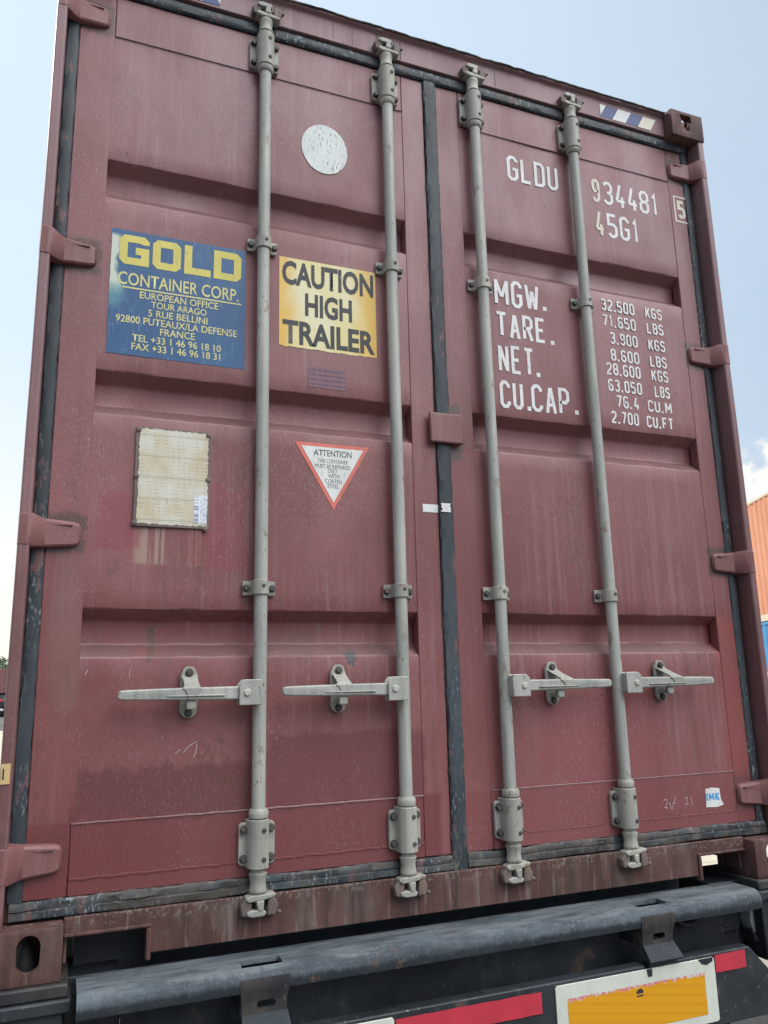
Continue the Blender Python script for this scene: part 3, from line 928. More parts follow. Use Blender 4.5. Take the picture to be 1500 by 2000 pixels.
# doors
def door(x0, x1, xs0, xs1):
    """stiles x0..xs0 and xs1..x1, rails, and a panel pressed with three trapezoid recesses"""
    b = MB(); mt = M['door']
    for (a_, c_) in ((x0, xs0), (xs1, x1)):
        b.prism_z([(a_, .0655), (c_, .0650), (c_, .105), (a_, .105)], .166, 2.748, mt, 30,
                  lambda z, i: (0, .0012 * mnoise.noise((z * 2.1, a_ * 7, i))))
    b.box(xs0 + .0008, xs1 - .0008, .0648, .105, 2.604, 2.747, mt)
    b.box(xs0 + .0008, xs1 - .0008, .0652, .105, .205, .331, mt)
    b.box(xs0 + .0008, xs1 - .0008, .0632, .100, .166, .204, mt)
    prof = [(.0675, 2.603)]
    for zt in (2.182, 1.522, .860):
        prof += [(.0675, zt + .006), (.0690, zt + .001), (.0730, zt - .0025), (.1050, zt - .0245), (.1090, zt - .029), (.1105, zt - .034),
                 (.1105, zt - .086), (.1095, zt - .091), (.1060, zt - .095), (.0720, zt - .123), (.0690, zt - .126), (.0675, zt - .131)]
    prof.append((.0675, .332))
    # extra rows so the sheet can ripple
    full = []
    for i in range(len(prof) - 1):
        (ya, za), (yb, zb) = prof[i], prof[i + 1]
        n = max(1, int(abs(za - zb) / .05))
        for k in range(n):
            full.append((ya + (yb - ya) * k / n, za + (zb - za) * k / n))
    full.append(prof[-1])
    nx = 44; vs = []; fs = []; nr = len(full)
    for k in range(nx + 1):
        x = xs0 - .0006 + (xs1 - xs0 + .0012) * k / nx
        e_ = min(1, k / 4, (nx - k) / 4)
        for (y, z) in full:
            d = .0030 * mnoise.noise((x * 3.2, z * 2.6, x0)) + .0012 * mnoise.noise((x * 9, z * 8, 3 + x0))
            vs.append((x, y + max(d * e_, -.0004), z + (.0022 * mnoise.noise((x * 13, z * 3, 7)) if abs(y - .0675) > .0005 else 0)))
    for k in range(nx):
        for i in range(nr - 1):
            q = k * nr + i
            fs.append((q, q + 1, q + 1 + nr, q + nr))
    b.add(vs, fs, mt)
    b.box(x0 + .01, x1 - .01, .114, .125, .18, 2.74, mt)
    return b.obj('door', box, .0025, 2, 30)
def bead(par, x0, x1, z, amp, mat, r=.0022, seed=0):
    b = MB(); n = int((x1 - x0) / .006); rows = []
    for i in range(n + 1):
        x = x0 + (x1 - x0) * i / n
        rr = r * (1 + .5 * mnoise.noise((x * 70, seed, 1))); dz = amp * mnoise.noise((x * 24, seed, 5))
        rows.append([(x, .0640 - rr * math.cos(t), z + dz + rr * math.sin(t)) for t in (-1.57, -.6, .6, 1.57)])
    vs = [p for q in rows for p in q]
    b.add(vs, [(4 * i + j, 4 * i + j + 1, 4 * i + j + 5, 4 * i + j + 4) for i in range(n) for j in range(3)], mat)
    return sub(b.obj('weld_bead', par))
door_l = door(.066, 1.2005, .165, 1.117)
door_r = door(1.2495, 2.360, 1.339, 2.284)

bead(door_l, .166, 1.117, .3325, .0014, M['pale_weld'], .0022, 1)
bead(door_r, 1.340, 2.284, .3325, .0012, M['pale_weld'], .0018, 2)
bead(door_l, .168, 1.115, .2045, .0030, M['door'], .0034, 3)
bead(door_r, 1.340, 2.284, .2045, .0020, M['door'], .0026, 4)
bead(door_l, .166, 1.117, 2.6035, .0006, M['lip_shade_seam'], .0012, 5)
bead(door_r, 1.340, 2.284, 2.6035, .0006, M['lip_shade_seam'], .0010, 6)
# gaskets: lipped rubber with a slight wander
def gz(x0, x1, z0, z1, par, y=.056, seed=0, amp=.0022):
    b = MB()
    poly = [(x0, .074), (x0, y + .005), (x0 + .004, y + .001), (x0 + .4 * (x1 - x0), y - .0004), (x0 + .7 * (x1 - x0), y - .0006), (x1 - .004, y + .001), (x1, y + .005), (x1, .074)]
    b.prism_z(poly, z0, z1, M['rubber'], max(6, int((z1 - z0) / .011)),
              lambda z, i: (amp * (mnoise.noise((z * 3, seed, 0)) + .9 * mnoise.noise((z * 14, seed, i * .35)) + .8 * mnoise.noise((z * 42, seed, i * .8))), .0010 * mnoise.noise((z * 9, seed, i))))
    return sub(b.obj('gasket', par))
def gx(x0, x1, z0, z1, par, y=.054, seed=0, amp=.0022, flat=False):
    b = MB()
    if flat:
        poly = [(.074, z0), (y + .002, z0), (y, z0 + .003), (y, z0 + .017), (y + .003, z0 + .019), (y + .001, z0 + .024), (y + .002, z1 - .004), (y + .005, z1 + .001), (.074, z1 + .001)]
        b.prism_x(poly, x0, x1, M['dirty_rubber'], int((x1 - x0) / .012),
                  lambda x, i: (.0030 * mnoise.noise((x * 12, seed, i * .7)), .0035 * (mnoise.noise((x * 4, seed, 0)) + (1.1 * mnoise.noise((x * 26, seed, i * .35)) if i > 4 else .2))))
        return sub(b.obj('gasket', par))
    poly = [(.074, z0), (y + .006, z0), (y + .001, z0 + .005), (y - .001, z0 + .4 * (z1 - z0)), (y, z0 + .72 * (z1 - z0)), (y + .003, z1 - .006), (y + .008, z1), (.074, z1)]
    b.prism_x(poly, x0, x1, M['rubber'], max(6, int((x1 - x0) / .025)),
              lambda x, i: (.0012 * mnoise.noise((x * 9, seed, i)), amp * (mnoise.noise((x * 3, seed, 0)) + .9 * mnoise.noise((x * 14, seed, i * .35)))))
    return sub(b.obj('gasket', par))
gz(.0305, .0658, .166, 2.750, door_l, .060, 1)
gz(1.2008, 1.2492, .112, 2.750, door_r, .055, 2, .0036)
gz(2.3606, 2.3935, .166, 2.750, door_r, .060, 3)
gx(.036, 1.2005, 2.7485, 2.7915, door_l, .052, 4)
gx(1.201, 2.384, 2.7485, 2.7915, door_r, .052, 5)
gx(.040, 1.2003, .1255, .1655, door_l, .056, 6, .006, True)
gx(1.2497, 2.395, .1255, .1655, door_r, .056, 7, .006, True)

# hinges: blade wrapping from the door face to the knuckle at the post edge
def hinge(left):
    b = MB(); zc = 0
    secs = []
    for (x, ya, yb, za, zb) in [(.0012, .014, .034, -.045, .045), (.004, .0055, .044, -.046, .046), (.022, .0035, .047, -.046, .046),
                                (.034, .009, .050, -.045, .044), (.050, .029, .058, -.042, .040), (.064, .042, .0645, -.040, .038), (.095, .046, .0645, -.037, .036),
                                (.132, .050, .0645, -.034, .033), (.144, .053, .0645, -.030, .029), (.150, .059, .0645, -.021, .020)]:
        xx = x if left else W - x
        secs.append([(xx, ya, za + .006), (xx, ya, zb - .010), (xx, ya + .005, zb - .003), (xx, yb, zb), (xx, yb, za), (xx, ya + .004, za + .001)])
    b.loft(secs, M['hinge'])
    # welded rib along the top of the blade
    xa, xb = (.058, .130) if left else (W - .130, W - .058)
    b.box(xa, xb, .0445, .058, .019, .0235, M['hinge'])
    # knuckle pin ends
    xk = .018 if left else W - .018
    b.lathe((xk, .026, -.052), (0, 0, 1), [(0, .012), (.104, .012)], M['keeper'], 14)
    return b.obj('hinge', box, .0022, 2, 30)
HZ = (2.655, 1.857, 1.054, .258)
for left in (True, False):
    h0 = hinge(left)
    for i, z in enumerate(HZ):
        if i == 0:
            h0.location = Vector(h0.location) + Vector((0, 0, z))
        else:
            copy_part(h0, (0, 0, z - HZ[0]))

# centre lock block
b = MB()
b.box(1.171, 1.290, .040, .0540, 1.400, 1.500, M['hinge'])
b.box(1.252, 1.290, .0545, .0655, 1.402, 1.498, M['hinge'])
b.obj('lock_block', box, .006, 3)

# weld crumbs and dirt lumps along hinge tips and the lock block
# --- locking rods
RODS = (.626, 1.050, 1.388, 1.808)
RY = .035
def rod_mesh():
    b = MB()
    nb = 60; rings = []
    for i in range(nb + 1):
        z = .175 + 2.57 * i / nb
        ox = .0022 * mnoise.noise((z * 1.3, 2.2, 0)); oy = .0012 * mnoise.noise((z * 1.6, 7.7, 0))
        rings.append([(ox + .0185 * math.cos(t * math.pi / 14), RY + oy + .0185 * math.sin(t * math.pi / 14), z) for t in range(28)])
    b.loft(rings, M['rod'])
    # collar rings next to the bearing housings
    b.lathe((0, RY, .316), (0, 0, 1), [(0, .0255), (.006, .0262), (.016, .0262), (.022, .022)], M['cast_steel'], 24)
    b.lathe((0, RY, 2.588), (0, 0, 1), [(0, .022), (.006, .0262), (.016, .0262), (.022, .0255)], M['cast_steel'], 24)
    return b.obj('locking_rod', box)
def cam_end(par, top, seed):
    """forged cam: neck, then a claw block with two prongs around the keeper"""
    b = MB(); mt = M['cast_steel']
    sg = 1 if top else -1
    z0 = 2.735 if top else .182
    Z = lambda d: z0 + sg * d
    b.lathe((0, RY, z0), (0, 0, sg), [(0, .0245), (.010, .0225), (.022, .0200), (.034, .0215), (.046, .0235), (.052, .018)], mt, 22)
    def claw(pts, ya, yb):
        q = [(x, Z(d)) for x, d in pts]
        b.prism_y(q, ya, yb, mt)
    claw([(-.034, .056), (-.018, .051), (.016, .051), (.040, .049), (.045, .054), (.040, .060), (.014, .065), (-.008, .067), (-.026, .068), (-.034, .063)], RY - .021, RY + .015)
    claw([(-.008, .066), (.013, .064), (.011, .090), (-.003, .090)], RY - .023, RY + .012)
    claw([(-.032, .090), (-.020, .086), (.012, .088), (.020, .094), (.014, .103), (-.016, .104), (-.031, .099)], RY - .021, RY + .012)
    claw([(.020, .086), (.036, .085), (.046, .089), (.045, .096), (.034, .098), (.021, .095)], RY - .006, RY + .012)
    o = b.obj('cam', par, .0045, 3)
    return sub(o)
def keeper(x, top, side):
    """one of the two lugs on the header or the sill that hold the cam"""
    b = MB(); mt = M['keeper']
    z0 = 2.800 if top else .088
    if side < 0:
        b.prism_y([(x - .044, z0 - .006), (x - .022, z0 - .010), (x - .016, z0 + .028), (x - .034, z0 + .034), (x - .048, z0 + .018)], .020, .0445, mt)
    else:
        b.prism_y([(x + .020, z0 - .010), (x + .046, z0 - .008), (x + .050, z0 + .016), (x + .040, z0 + .034), (x + .024, z0 + .030)], .016, .0445, mt)
        b.lathe((x + .046, .034, z0 + .016 * (1 if top else -.2)), (.6, -1, 0), [(0, .005), (.020, .005)], mt, 10)
    return b.obj('cam_keeper', box, .004, 2)
rod0 = rod_mesh(); cam_end(rod0, True, 0); cam_end(rod0, False, 1)
rod0.location = Vector(rod0.location) + Vector((RODS[0], 0, 0))
for x in RODS[1:]:
    copy_part(rod0, (x - RODS[0], 0, 0))
for top in (True, False):
    for side in (-1, 1):
        kk = keeper(0, top, side)
        kk.location = Vector(kk.location) + Vector((RODS[0], 0, 0))
        for x in RODS[1:]:
            copy_part(kk, (x - RODS[0], 0, 0))

# bearing brackets (top and bottom of each rod)
def bearing(top):
    b = MB(); mt = M['cast_steel']
    zc = 0
    P_ = []
    # base plate with rounded ears
    def rr(x0, x1, z0, z1, r, n=5):
        pts = []
        for (px, pz, a0) in ((x1 - r, z0 + r, -90), (x1 - r, z1 - r, 0), (x0 + r, z1 - r, 90), (x0 + r, z0 + r, 180)):
            for i in range(n + 1):
                t = math.radians(a0 + 90 * i / n)
                pts.append((px + r * math.cos(t), pz + r * math.sin(t)))
        return pts
    b.prism_y(rr(-.048, -.022, -.053, .053, .010), .0505, .0640, mt)
    b.prism_y(rr(.022, .048, -.053, .053, .010), .0505, .0640, mt)
    # half round housing
    n = 16; ring = []
    for i in range(n + 1):
        t = math.pi + math.pi * i / n
        ring.append((.0275 * math.cos(t), RY - .002 + .0275 * math.sin(t)))
    ring = [(-.030, .0642)] + [(-.0285, .050)] + ring[1:-1] + [(.0285, .050)] + [(.030, .0642)]
    b.prism_z(ring, -.058, .062, mt)
    o = b.obj('rod_bracket', box, .002, 2)
    for (sx, sz) in ((-.036, .036), (-.036, -.036), (.037, .036), (.037, -.036)):
        q = MB(); bolt(q, sx, .0505, sz, .0088, .010); sub(q.obj('bolt', o, smooth=25))
    for sz in (.037, -.034):
        q = MB()
        q.lathe((.009, RY - .0282, sz), (.0, -1, 0), [(0, .0062), (.0028, .0062), (.0036, .0045)], M['bolt'], 10)
        sub(q.obj('screw', o))
    return o
for zc in (2.664, .250):
    b0 = bearing(zc > 1)
    b0.location = Vector(b0.location) + Vector((RODS[0], 0, zc))
    for x in RODS[1:]:
        copy_part(b0, (x - RODS[0], 0, 0))

# guide brackets: a strap over the rod with a bolted ear each side
def guide():
    b = MB(); mt = M['cast_steel']; n = 14; ring = []
    for i in range(n + 1):
        t = math.pi + math.pi * i / n
        ring.append((.0235 * math.cos(t), RY + .0235 * math.sin(t)))
    outer = [(-.046, .0555), (-.030, .0555), (-.0245, .050)] + ring + [(.0245, .050), (.030, .0555), (.046, .0555)]
    inner = [(.046, .0640), (.020, .0640), (.0195, RY)] + [(.0195 * math.cos(math.pi - math.pi * i / n * 1 + 0) * -1, RY - .0195 * math.sin(math.pi * i / n)) for i in range(1, n)][::1]
    # inner arc from right to left
    inner = [(.046, .0640), (.021, .0640)] + [(.0200 * math.cos(-math.pi * i / n), RY + .0200 * math.sin(-math.pi * i / n)) for i in range(0, n + 1)] + [(-.021, .0640), (-.046, .0640)]
    poly = outer + inner
    b.prism_z(poly, -.020, .020, mt)
    o = b.obj('guide_bracket', box, .0015, 2, 40)
    for sx in (-.0365, .0375):
        q = MB(); bolt(q, sx, .0555, 0, .0085, .008); sub(q.obj('bolt', o, smooth=25))
    q = MB(); q.lathe((.004, RY - .0232, .004), (0, -1, 0), [(0, .0052), (.0022, .0052), (.003, .004)], M['bolt'], 10); sub(q.obj('screw', o))
    return o
g0 = guide(); first = True
for zc in (1.980, .921):
    for x in RODS:
        if first:
            g0.location = Vector(g0.location) + Vector((x, 0, zc)); first = False
        else:
            copy_part(g0, (x - RODS[0], 0, zc - 1.980))

# handles and catches
def handle(dirn, tilt):
    """lever with hub block welded to the rod; dirn -1 points left"""
    b = MB(); mt = M['rod']; s = dirn
    zc = 0
    secs = []
    for (d, h0, h1, y0, y1) in [(.030, -.019, .018, .000, .018), (.070, -.018, .017, .000, .017), (.12, -.017, .0165, -.001, .016), (.19, -.016, .016, -.002, .015),
                                (.27, -.0145, .0150, -.004, .012), (.345, -.0125, .0135, -.006, .009), (.362, -.0115, .0125, -.006, .008), (.369, -.008, .009, -.004, .006)]:
        secs.append([(s * d, y0, h0 + .004), (s * d, y0, h1 - .004), (s * d, y0 + .003, h1), (s * d, y1, h1), (s * d, y1, h0), (s * d, y0 + .003, h0)])
    b.loft(secs, mt)
    # two shallow ridges along the lever
    x0, x1 = sorted((s * .10, s * .25))
    b.box(x0, x1, -.0062, -.0012, -.0070, -.0030, mt)
    o = b.obj('door_handle', box, .002, 2)
    q = MB()
    x0, x1 = sorted((s * .006, s * .062))
    cut = .012
    pts = [(s * .004, -.033), (s * .064, -.033), (s * .064, .022), (s * .052, .034), (s * .004, .034)]
    if s < 0: pts = pts[::-1]
    q.prism_y(pts, -.010, -.003, mt)
    q.prism_y(pts, .0185, .0255, mt)
    q.prism_y([(s * .004, -.030), (s * .026, -.030), (s * .026, .031), (s * .004, .031)][::s], -.003, .030, mt)
    sub(q.obj('handle_hub', o, .0025, 2))
    q = MB(); q.lathe((s * .043, -.010, 0), (0, -1, 0), [(0, .0095), (.003, .0095), (.005, .007)], M['rivet'], 16)
    sub(q.obj('pivot_pin', o))
    tx = sorted((s * .355, s * .235))
    text('embossed_mark', 'HHDS SDWH', tx[0], tx[1], -.0055, .0050, M['emboss'], o, -.0068)
    return o
def catch(dirn):
    b = MB(); mt = M['cast_steel']
    b.prism_y(oval(0, 0, .046, .128, 32), .0520, .0640, mt)
    o = b.obj('handle_catch', box, .002, 2)
    for z in (.051, -.051):
        q = MB(); bolt(q, 0, .0520, z, .0088, .008); sub(q.obj('bolt', o, smooth=25))
    # swinging tongue from the top bolt down over the lever
    q = MB(); s = dirn
    k = 0 if s < 0 else 1
    tongue = [(-.021, .052), (-.014, .066), (0, .071), (.014, .066), (.021, .052), (.019 + .004 * k, .028), (.030 + .016 * k, .016), (.030 + .016 * k, .008), (.018 + .014 * k, -.006), (.004 + .014 * k, -.010), (-.012 + .012 * k, -.006), (-.030 + .022 * k, .006), (-.030 + .020 * k, .014), (-.019 + .003 * k, .026)]
    n = len(tongue)
    y_of = lambda z: .0505 - (0 if z > .045 else (.045 - z) / .030 * .056 if z > .015 else .056)
    vs = [(x, y_of(z), z) for x, z in tongue] + [(x, y_of(z) + .008, z) for x, z in tongue]
    # split into strips so the bend is clean
    def strip(zhi, zlo, xl, xr, xl2, xr2, yt):
        q.add([(xl, y_of(zhi), zhi), (xr, y_of(zhi), zhi), (xr2, y_of(zlo), zlo), (xl2, y_of(zlo), zlo),
               (xl, y_of(zhi) + yt, zhi), (xr, y_of(zhi) + yt, zhi), (xr2, y_of(zlo) + yt, zlo), (xl2, y_of(zlo) + yt, zlo)],
              [(0, 1, 2, 3), (7, 6, 5, 4), (0, 4, 5, 1), (2, 6, 7, 3), (1, 5, 6, 2), (0, 3, 7, 4)], mt)
    sh = .016 * k
    rows = [(.069, -.007, .007, 0), (.064, -.0145, .0145, 0), (.052, -.0195, .0195, 0), (.045, -.0195, .0195, 0), (.030, -.0185 + sh * .4, .0195 + sh * .4, 0), (.018, -.019 + sh, .0205 + sh, 0), (.012, -.025 + sh * 1.2, .024 + sh * 1.2, 0), (.006, -.016 + sh * 1.3, .018 + sh * 1.3, 0), (-.003, -.012 + sh * 1.3, .014 + sh * 1.3, 0), (-.009, -.006 + sh * 1.3, .008 + sh * 1.3, 0)]
    ring_vs = []
    for (z, xl, xr, _) in rows:
        y = y_of(z)
        ring_vs += [(xl, y, z), (xr, y, z), (xr, y + .009, z), (xl, y + .009, z)]
    fs = []
    for i in range(len(rows) - 1):
        for j in range(4):
            a_, c_ = i * 4 + j, i * 4 + (j + 1) % 4
            fs.append((a_, c_, c_ + 4, a_ + 4))
    fs += [(0, 1, 2, 3), tuple(len(rows) * 4 - 4 + j for j in (3, 2, 1, 0))]
    q.add(ring_vs, fs, mt)
    bolt(q, 0, .0500, .053, .0092, .008)
    sub(q.obj('catch_tongue', o, .0015, 2))
    q = MB()
    q.box(-.0115, .0115, .022, .052, -.040, -.024, mt)
    q.box(-.0125, .0125, .006, .022, -.042, -.018, mt)
    sub(q.obj('catch_hook', o, .004, 3))
    return o
hl = handle(-1, 0); hr = handle(1, 0); cl_ = catch(-1); cr_ = catch(1)
HZC = .637
for o, xs_ in ((hl, (RODS[0], RODS[1])), (hr, (RODS[2], RODS[3]))):
    o.location = Vector(o.location) + Vector((xs_[0], 0, HZC))
    copy_part(o, (xs_[1] - xs_[0], 0, 0))
for o, xs_ in ((cl_, (.440, .857)), (cr_, (1.572, 2.000))):
    o.location = Vector(o.location) + Vector((xs_[0], 0, .639))
    copy_part(o, (xs_[1] - xs_[0], 0, 0))

# --- signs and painted marks on the left door
sign = MB(); 
yS = .0662
def sheet(b, pts, y, mat, edge=None):
    b.quad([(x, y, z) for x, z in pts], mat)
def ragged(x0, x1, z0, z1, amp, n=26, seed=0, sides='b'):
    rnd = random.Random(seed); pts = []
    for i in range(n + 1): pts.append((x0 + (x1 - x0) * i / n, z0 + (rnd.uniform(0, amp) if 'b' in sides else 0)))
    for i in range(1, n): pts.append((x1 - (rnd.uniform(0, amp) if 'r' in sides else 0), z0 + (z1 - z0) * i / n))
    for i in range(n + 1): pts.append((x1 - (x1 - x0) * i / n, z1 - (rnd.uniform(0, amp) if 't' in sides else 0)))
    for i in range(1, n): pts.append((x0 + (rnd.uniform(0, amp) if 'l' in sides else 0), z1 - (z1 - z0) * i / n))
    return pts
sheet(sign, ragged(.187, .579, 1.574, 1.9615, .0016, 30, 1, 'lrbt'), yS, M['sign_blue'])
company = sign.obj('company_sign', box)
# wide block letters GOLD
b = MB(); t_ = .0225
zb, zt_ = 1.8535, 1.9465
def bl(pts, closed=False, k=0):
    stroke(b, pts, t_, yS - .0006 - .0001 * k, M['gold'], closed)
h2 = t_ / 2; c_ = .007
def GX(x0, x1): return x0 + h2, x1 - h2
xa, xb = GX(.210, .293)
bl([(xb, 1.921), (xb, zt_ - h2 - c_), (xb - c_, zt_ - h2), (xa + c_, zt_ - h2), (xa, zt_ - h2 - c_), (xa, zb + h2 + c_), (xa + c_, zb + h2), (xb, zb + h2), (xb, 1.8985), (xa + .034, 1.8985)], k=0)
xa, xb = GX(.303, .384)
bl([(xa + c_, zb + h2), (xb - c_, zb + h2), (xb, zb + h2 + c_), (xb, zt_ - h2 - c_), (xb - c_, zt_ - h2), (xa + c_, zt_ - h2), (xa, zt_ - h2 - c_), (xa, zb + h2 + c_)], True)
xa, xb = GX(.394, .472)
bl([(xa, zt_), (xa, zb + h2), (xb + h2, zb + h2)])
xa, xb = GX(.481, .564)
bl([(xa, zb + h2), (xb - c_, zb + h2), (xb, zb + h2 + c_), (xb, zt_ - h2 - c_), (xb - c_, zt_ - h2), (xa, zt_ - h2)], True)
sub(b.obj('lettering', company))
yT = yS - .0007
py = M['paleyellow']
text('lettering', 'CONTAINER CORP.', .210, .557, 1.7885, 1.8285, py, company, yT, .010)
b = MB(); b.box(.222, .566, yT, yT + .0003, 1.7785, 1.7830, py); sub(b.obj('underline', company))
for (tx, x0, x1, z0, z1) in (('EUROPEAN OFFICE', .272, .497, 1.7525, 1.7745), ('TOUR ARAGO', .304, .463, 1.7270, 1.7480), ('5 RUE BELLINI', .297, .466, 1.7000, 1.7215),
                             ('92800 PUTEAUX/LA DEFENSE', .209, .554, 1.6725, 1.6950), ('FRANCE', .332, .431, 1.6455, 1.6675),
                             ('TEL +33 1 46 96 18 10', .256, .507, 1.6180, 1.6400), ('FAX +33 1 46 96 18 31', .255, .506, 1.5920, 1.6140)):
    text('lettering', tx, x0, x1, z0, z1, py, company, yT, .012)

b = MB(); sheet(b, ragged(.683, 1.0035, 1.666, 1.9665, .0035, 40, 2, 'b'), yS, M['sign_yellow'])
caution = b.obj('warning_sign', box)
text('lettering', 'CAUTION', .692, .996, 1.8740, 1.9560, M['black'], caution, yT, .032)
text('lettering', 'HIGH', .766, .921, 1.7765, 1.8545, M['black'], caution, yT, .032)
text('lettering', 'TRAILER', .694, .997, 1.6780, 1.7560, M['black'], caution, yT, .032)

b = MB(); sheet(b, [(.733, 1.367), (.853, 1.163), (.9705, 1.367)], yS, M['salmon'])
tri = b.obj('warning_triangle', box)
b = MB(); sheet(b, [(.7535, 1.3560), (.853, 1.1850), (.9510, 1.3560)], yS - .0006, M['tri_white']); sub(b.obj('white_field', tri))
for (tx, x0, x1, z0, z1, bo) in (('ATTENTION', .792, .912, 1.3275, 1.3475, .010), ('THIS CONTAINER', .804, .900, 1.3065, 1.3190, .0), ('MUST BE REPAIRED', .795, .908, 1.2900, 1.3025, .0),
                             ('ONLY', .836, .866, 1.2765, 1.2895, .0), ('WITH', .836, .872, 1.2605, 1.2735, .0), ('CORTEN', .827, .879, 1.2440, 1.2570, .0), ('STEEL', .834, .871, 1.2295, 1.2415, .0)):
    text('lettering', tx, x0, x1, z0, z1, M['black'], tri, yT, bo)

b = MB(); pts = []
for i in range(40):
    t = 2 * math.pi * i / 40
    r = 1 + .02 * mnoise.noise((math.cos(t) * 2, math.sin(t) * 2, 4))
    pts.append((.8345 + .079 * r * math.cos(t), 2.383 + .091 * r * math.sin(t)))
sheet(b, pts, yS, M['white_dot']); b.obj('reflective_dot', box)

b = MB()
b.box(.279, .4835, .0605, .0665, 1.084, 1.366, M['keeper'])
frame_ = b.obj('data_plate', box, .001)
b = MB(); sheet(b, ragged(.2865, .4785, 1.0895, 1.3635, .004, 34, 5, 'lrbt'), .0600, M['plate']); sub(b.obj('plate_face', frame_))
for (rx, rz) in ((.286, 1.357), (.477, 1.357), (.284, 1.224), (.478, 1.226), (.283, 1.092), (.474, 1.084)):
    b = MB(); b.lathe((rx, .0606, rz), (0, -1, 0), [(0, .0075), (.003, .007), (.0045, .004)], M['keeper'], 12); sub(b.obj('rivet', frame_))
b = MB(); sheet(b, [(.440, 1.100), (.477, 1.098), (.478, 1.180), (.441, 1.180)], .0592, M['barcode']); sub(b.obj('bar_label', frame_))
b = MB(); sheet(b, [(.776, 1.546), (.895, 1.544), (.895, 1.613), (.776, 1.613)], yS + .0002, M['purple']); b.obj('faded_label', box)
# white tape across the door gap
b = MB()
sheet(b, ragged(1.145, 1.1995, 1.1745, 1.2000, .002, 8, 9, 'l'), .0642, M['sticker'])
sheet(b, ragged(1.203, 1.240, 1.1755, 1.2035, .006, 8, 10, 'lr'), .0518, M['sticker'])
b.obj('tape', box)
# tan sticker on the left post
b = MB(); b.box(.0045, .0245, .0035, .0052, .441, .487, M['tan']); b.box(.008, .0115, .0030, .0034, .452, .476, M['black']); b.obj('post_sticker', box)

# --- right door lettering
wh, cr = M['white'], M['cream']
letters('lettering', 'GLDU', 1.533, 1.752, 2.4375, 2.5400, wh, door_r, t=.0128)
letters('lettering', '9', 1.905, 1.9415, 2.4330, 2.5310, cr, door_r, t=.0122)
letters('lettering', '34481', 1.9555, 2.220, 2.4330, 2.5320, wh, door_r, t=.0122)
letters('lettering', '4', 1.908, 1.948, 2.2930, 2.3930, cr, door_r, t=.0124)
letters('lettering', '5G1', 1.963, 2.112, 2.2930, 2.3950, wh, door_r, t=.0124)
b = MB(); stroke(b, [(2.304, 2.433), (2.368, 2.433), (2.368, 2.543), (2.304, 2.543)], .0075, .0643, cr, True); sub(b.obj('digit_frame', door_r))
letters('lettering', '5', 2.3165, 2.3565, 2.4480, 2.5290, cr, door_r, y=.0643, t=.0145)
letters('lettering', 'MGW', 1.450, 1.631, 1.930, 2.0325, wh, door_r, t=.0128)
letters('lettering', 'TARE', 1.450, 1.650, 1.812, 1.9060, wh, door_r, t=.0124)
letters('lettering', 'NET', 1.451, 1.592, 1.681, 1.7840, wh, door_r, t=.0124)
letters('lettering', 'CU', 1.449, 1.540, 1.553, 1.6520, wh, door_r, t=.0124)
letters('lettering', 'CAP', 1.573, 1.728, 1.553, 1.6530, wh, door_r, t=.0124)
for (dx, dz) in ((1.645, 1.938), (1.668, 1.811), (1.600, 1.682), (1.554, 1.553), (1.748, 1.560)):
    d_ = .0155; b = MB()
    b.quad([(dx, .0664, dz), (dx + d_, .0664, dz), (dx + d_, .0664, dz + d_), (dx, .0664, dz + d_)], wh)
    sub(b.obj('full_stop', door_r))
rows = [('32.500', 1.901, 2.052, 1.983, 'KGS', 2.103, 2.181), ('71.650', 1.901, 2.052, 1.920, 'LBS', 2.103, 2.181), ('3.900', 1.928, 2.053, 1.853, 'KGS', 2.103, 2.181),
        ('8.600', 1.925, 2.053, 1.787, 'LBS', 2.103, 2.181), ('28.600', 1.901, 2.053, 1.730, 'KGS', 2.103, 2.181), ('63.050', 1.902, 2.052, 1.667, 'LBS', 2.110, 2.181),
        ('76.4', 1.932, 2.032, 1.607, 'CU.M', 2.073, 2.182), ('2.700', 1.904, 2.025, 1.545, 'CU.FT', 2.060, 2.182)]
for (na, x0, x1, z, un, ux0, ux1) in rows:
    letters('lettering', na, x0, x1, z, z + .047, wh, door_r, t=.0068)
    letters('lettering', un, ux0, ux1, z, z + .045, wh, door_r, t=.0068)
# torn sticker low on the right door, with its ghost
b = MB(); sheet(b, [(2.150, .224), (2.200, .222), (2.226, .228), (2.216, .246), (2.214, .281), (2.180, .285), (2.154, .282)], .0644, M['sticker'])
stick = b.obj('torn_sticker', box)
letters('lettering', 'IMK', 2.153, 2.211, .242, .270, M['skyblue'], stick, y=.0638, t=.0062, widths={'I': .4})
b = MB()
def chalk(pts, t=.0028):
    stroke(b, pts, t, .0645, M['chalk'])
chalk([(1.975, .258), (1.987, .262), (1.990, .250), (1.978, .236), (1.992, .234)])
chalk([(1.998, .250), (2.006, .228), (2.028, .268)])
chalk([(2.010, .246), (2.024, .246)])
chalk([(2.062, .258), (2.072, .262), (2.074, .250), (2.064, .238), (2.078, .240)])
chalk([(2.090, .262), (2.092, .234)])
sub(b.obj('chalk_marks', door_r))
b = MB()
def scr(pts, t=.0022):
    stroke(b, pts, t, .0664, M['chalk'])
scr([(.412, .484), (.418, .492), (.426, .494)]); scr([(.432, .487), (.445, .502), (.466, .514)]); scr([(.467, .508), (.464, .486), (.459, .474)])
scr([(.180, .690), (.186, .704)]); scr([(.288, .680), (.290, .708)], .0014)
sub(b.obj('scratches', door_l))

# ------------------------------------------------------------------ the trailer
trailer = thing('container_trailer', 'black dusty skeletal trailer with a rounded rear beam and reflective bumper under the maroon container', 'trailer', (1.219, -.08, -DECK))
ch, du = M['chassis'], M['dusty']
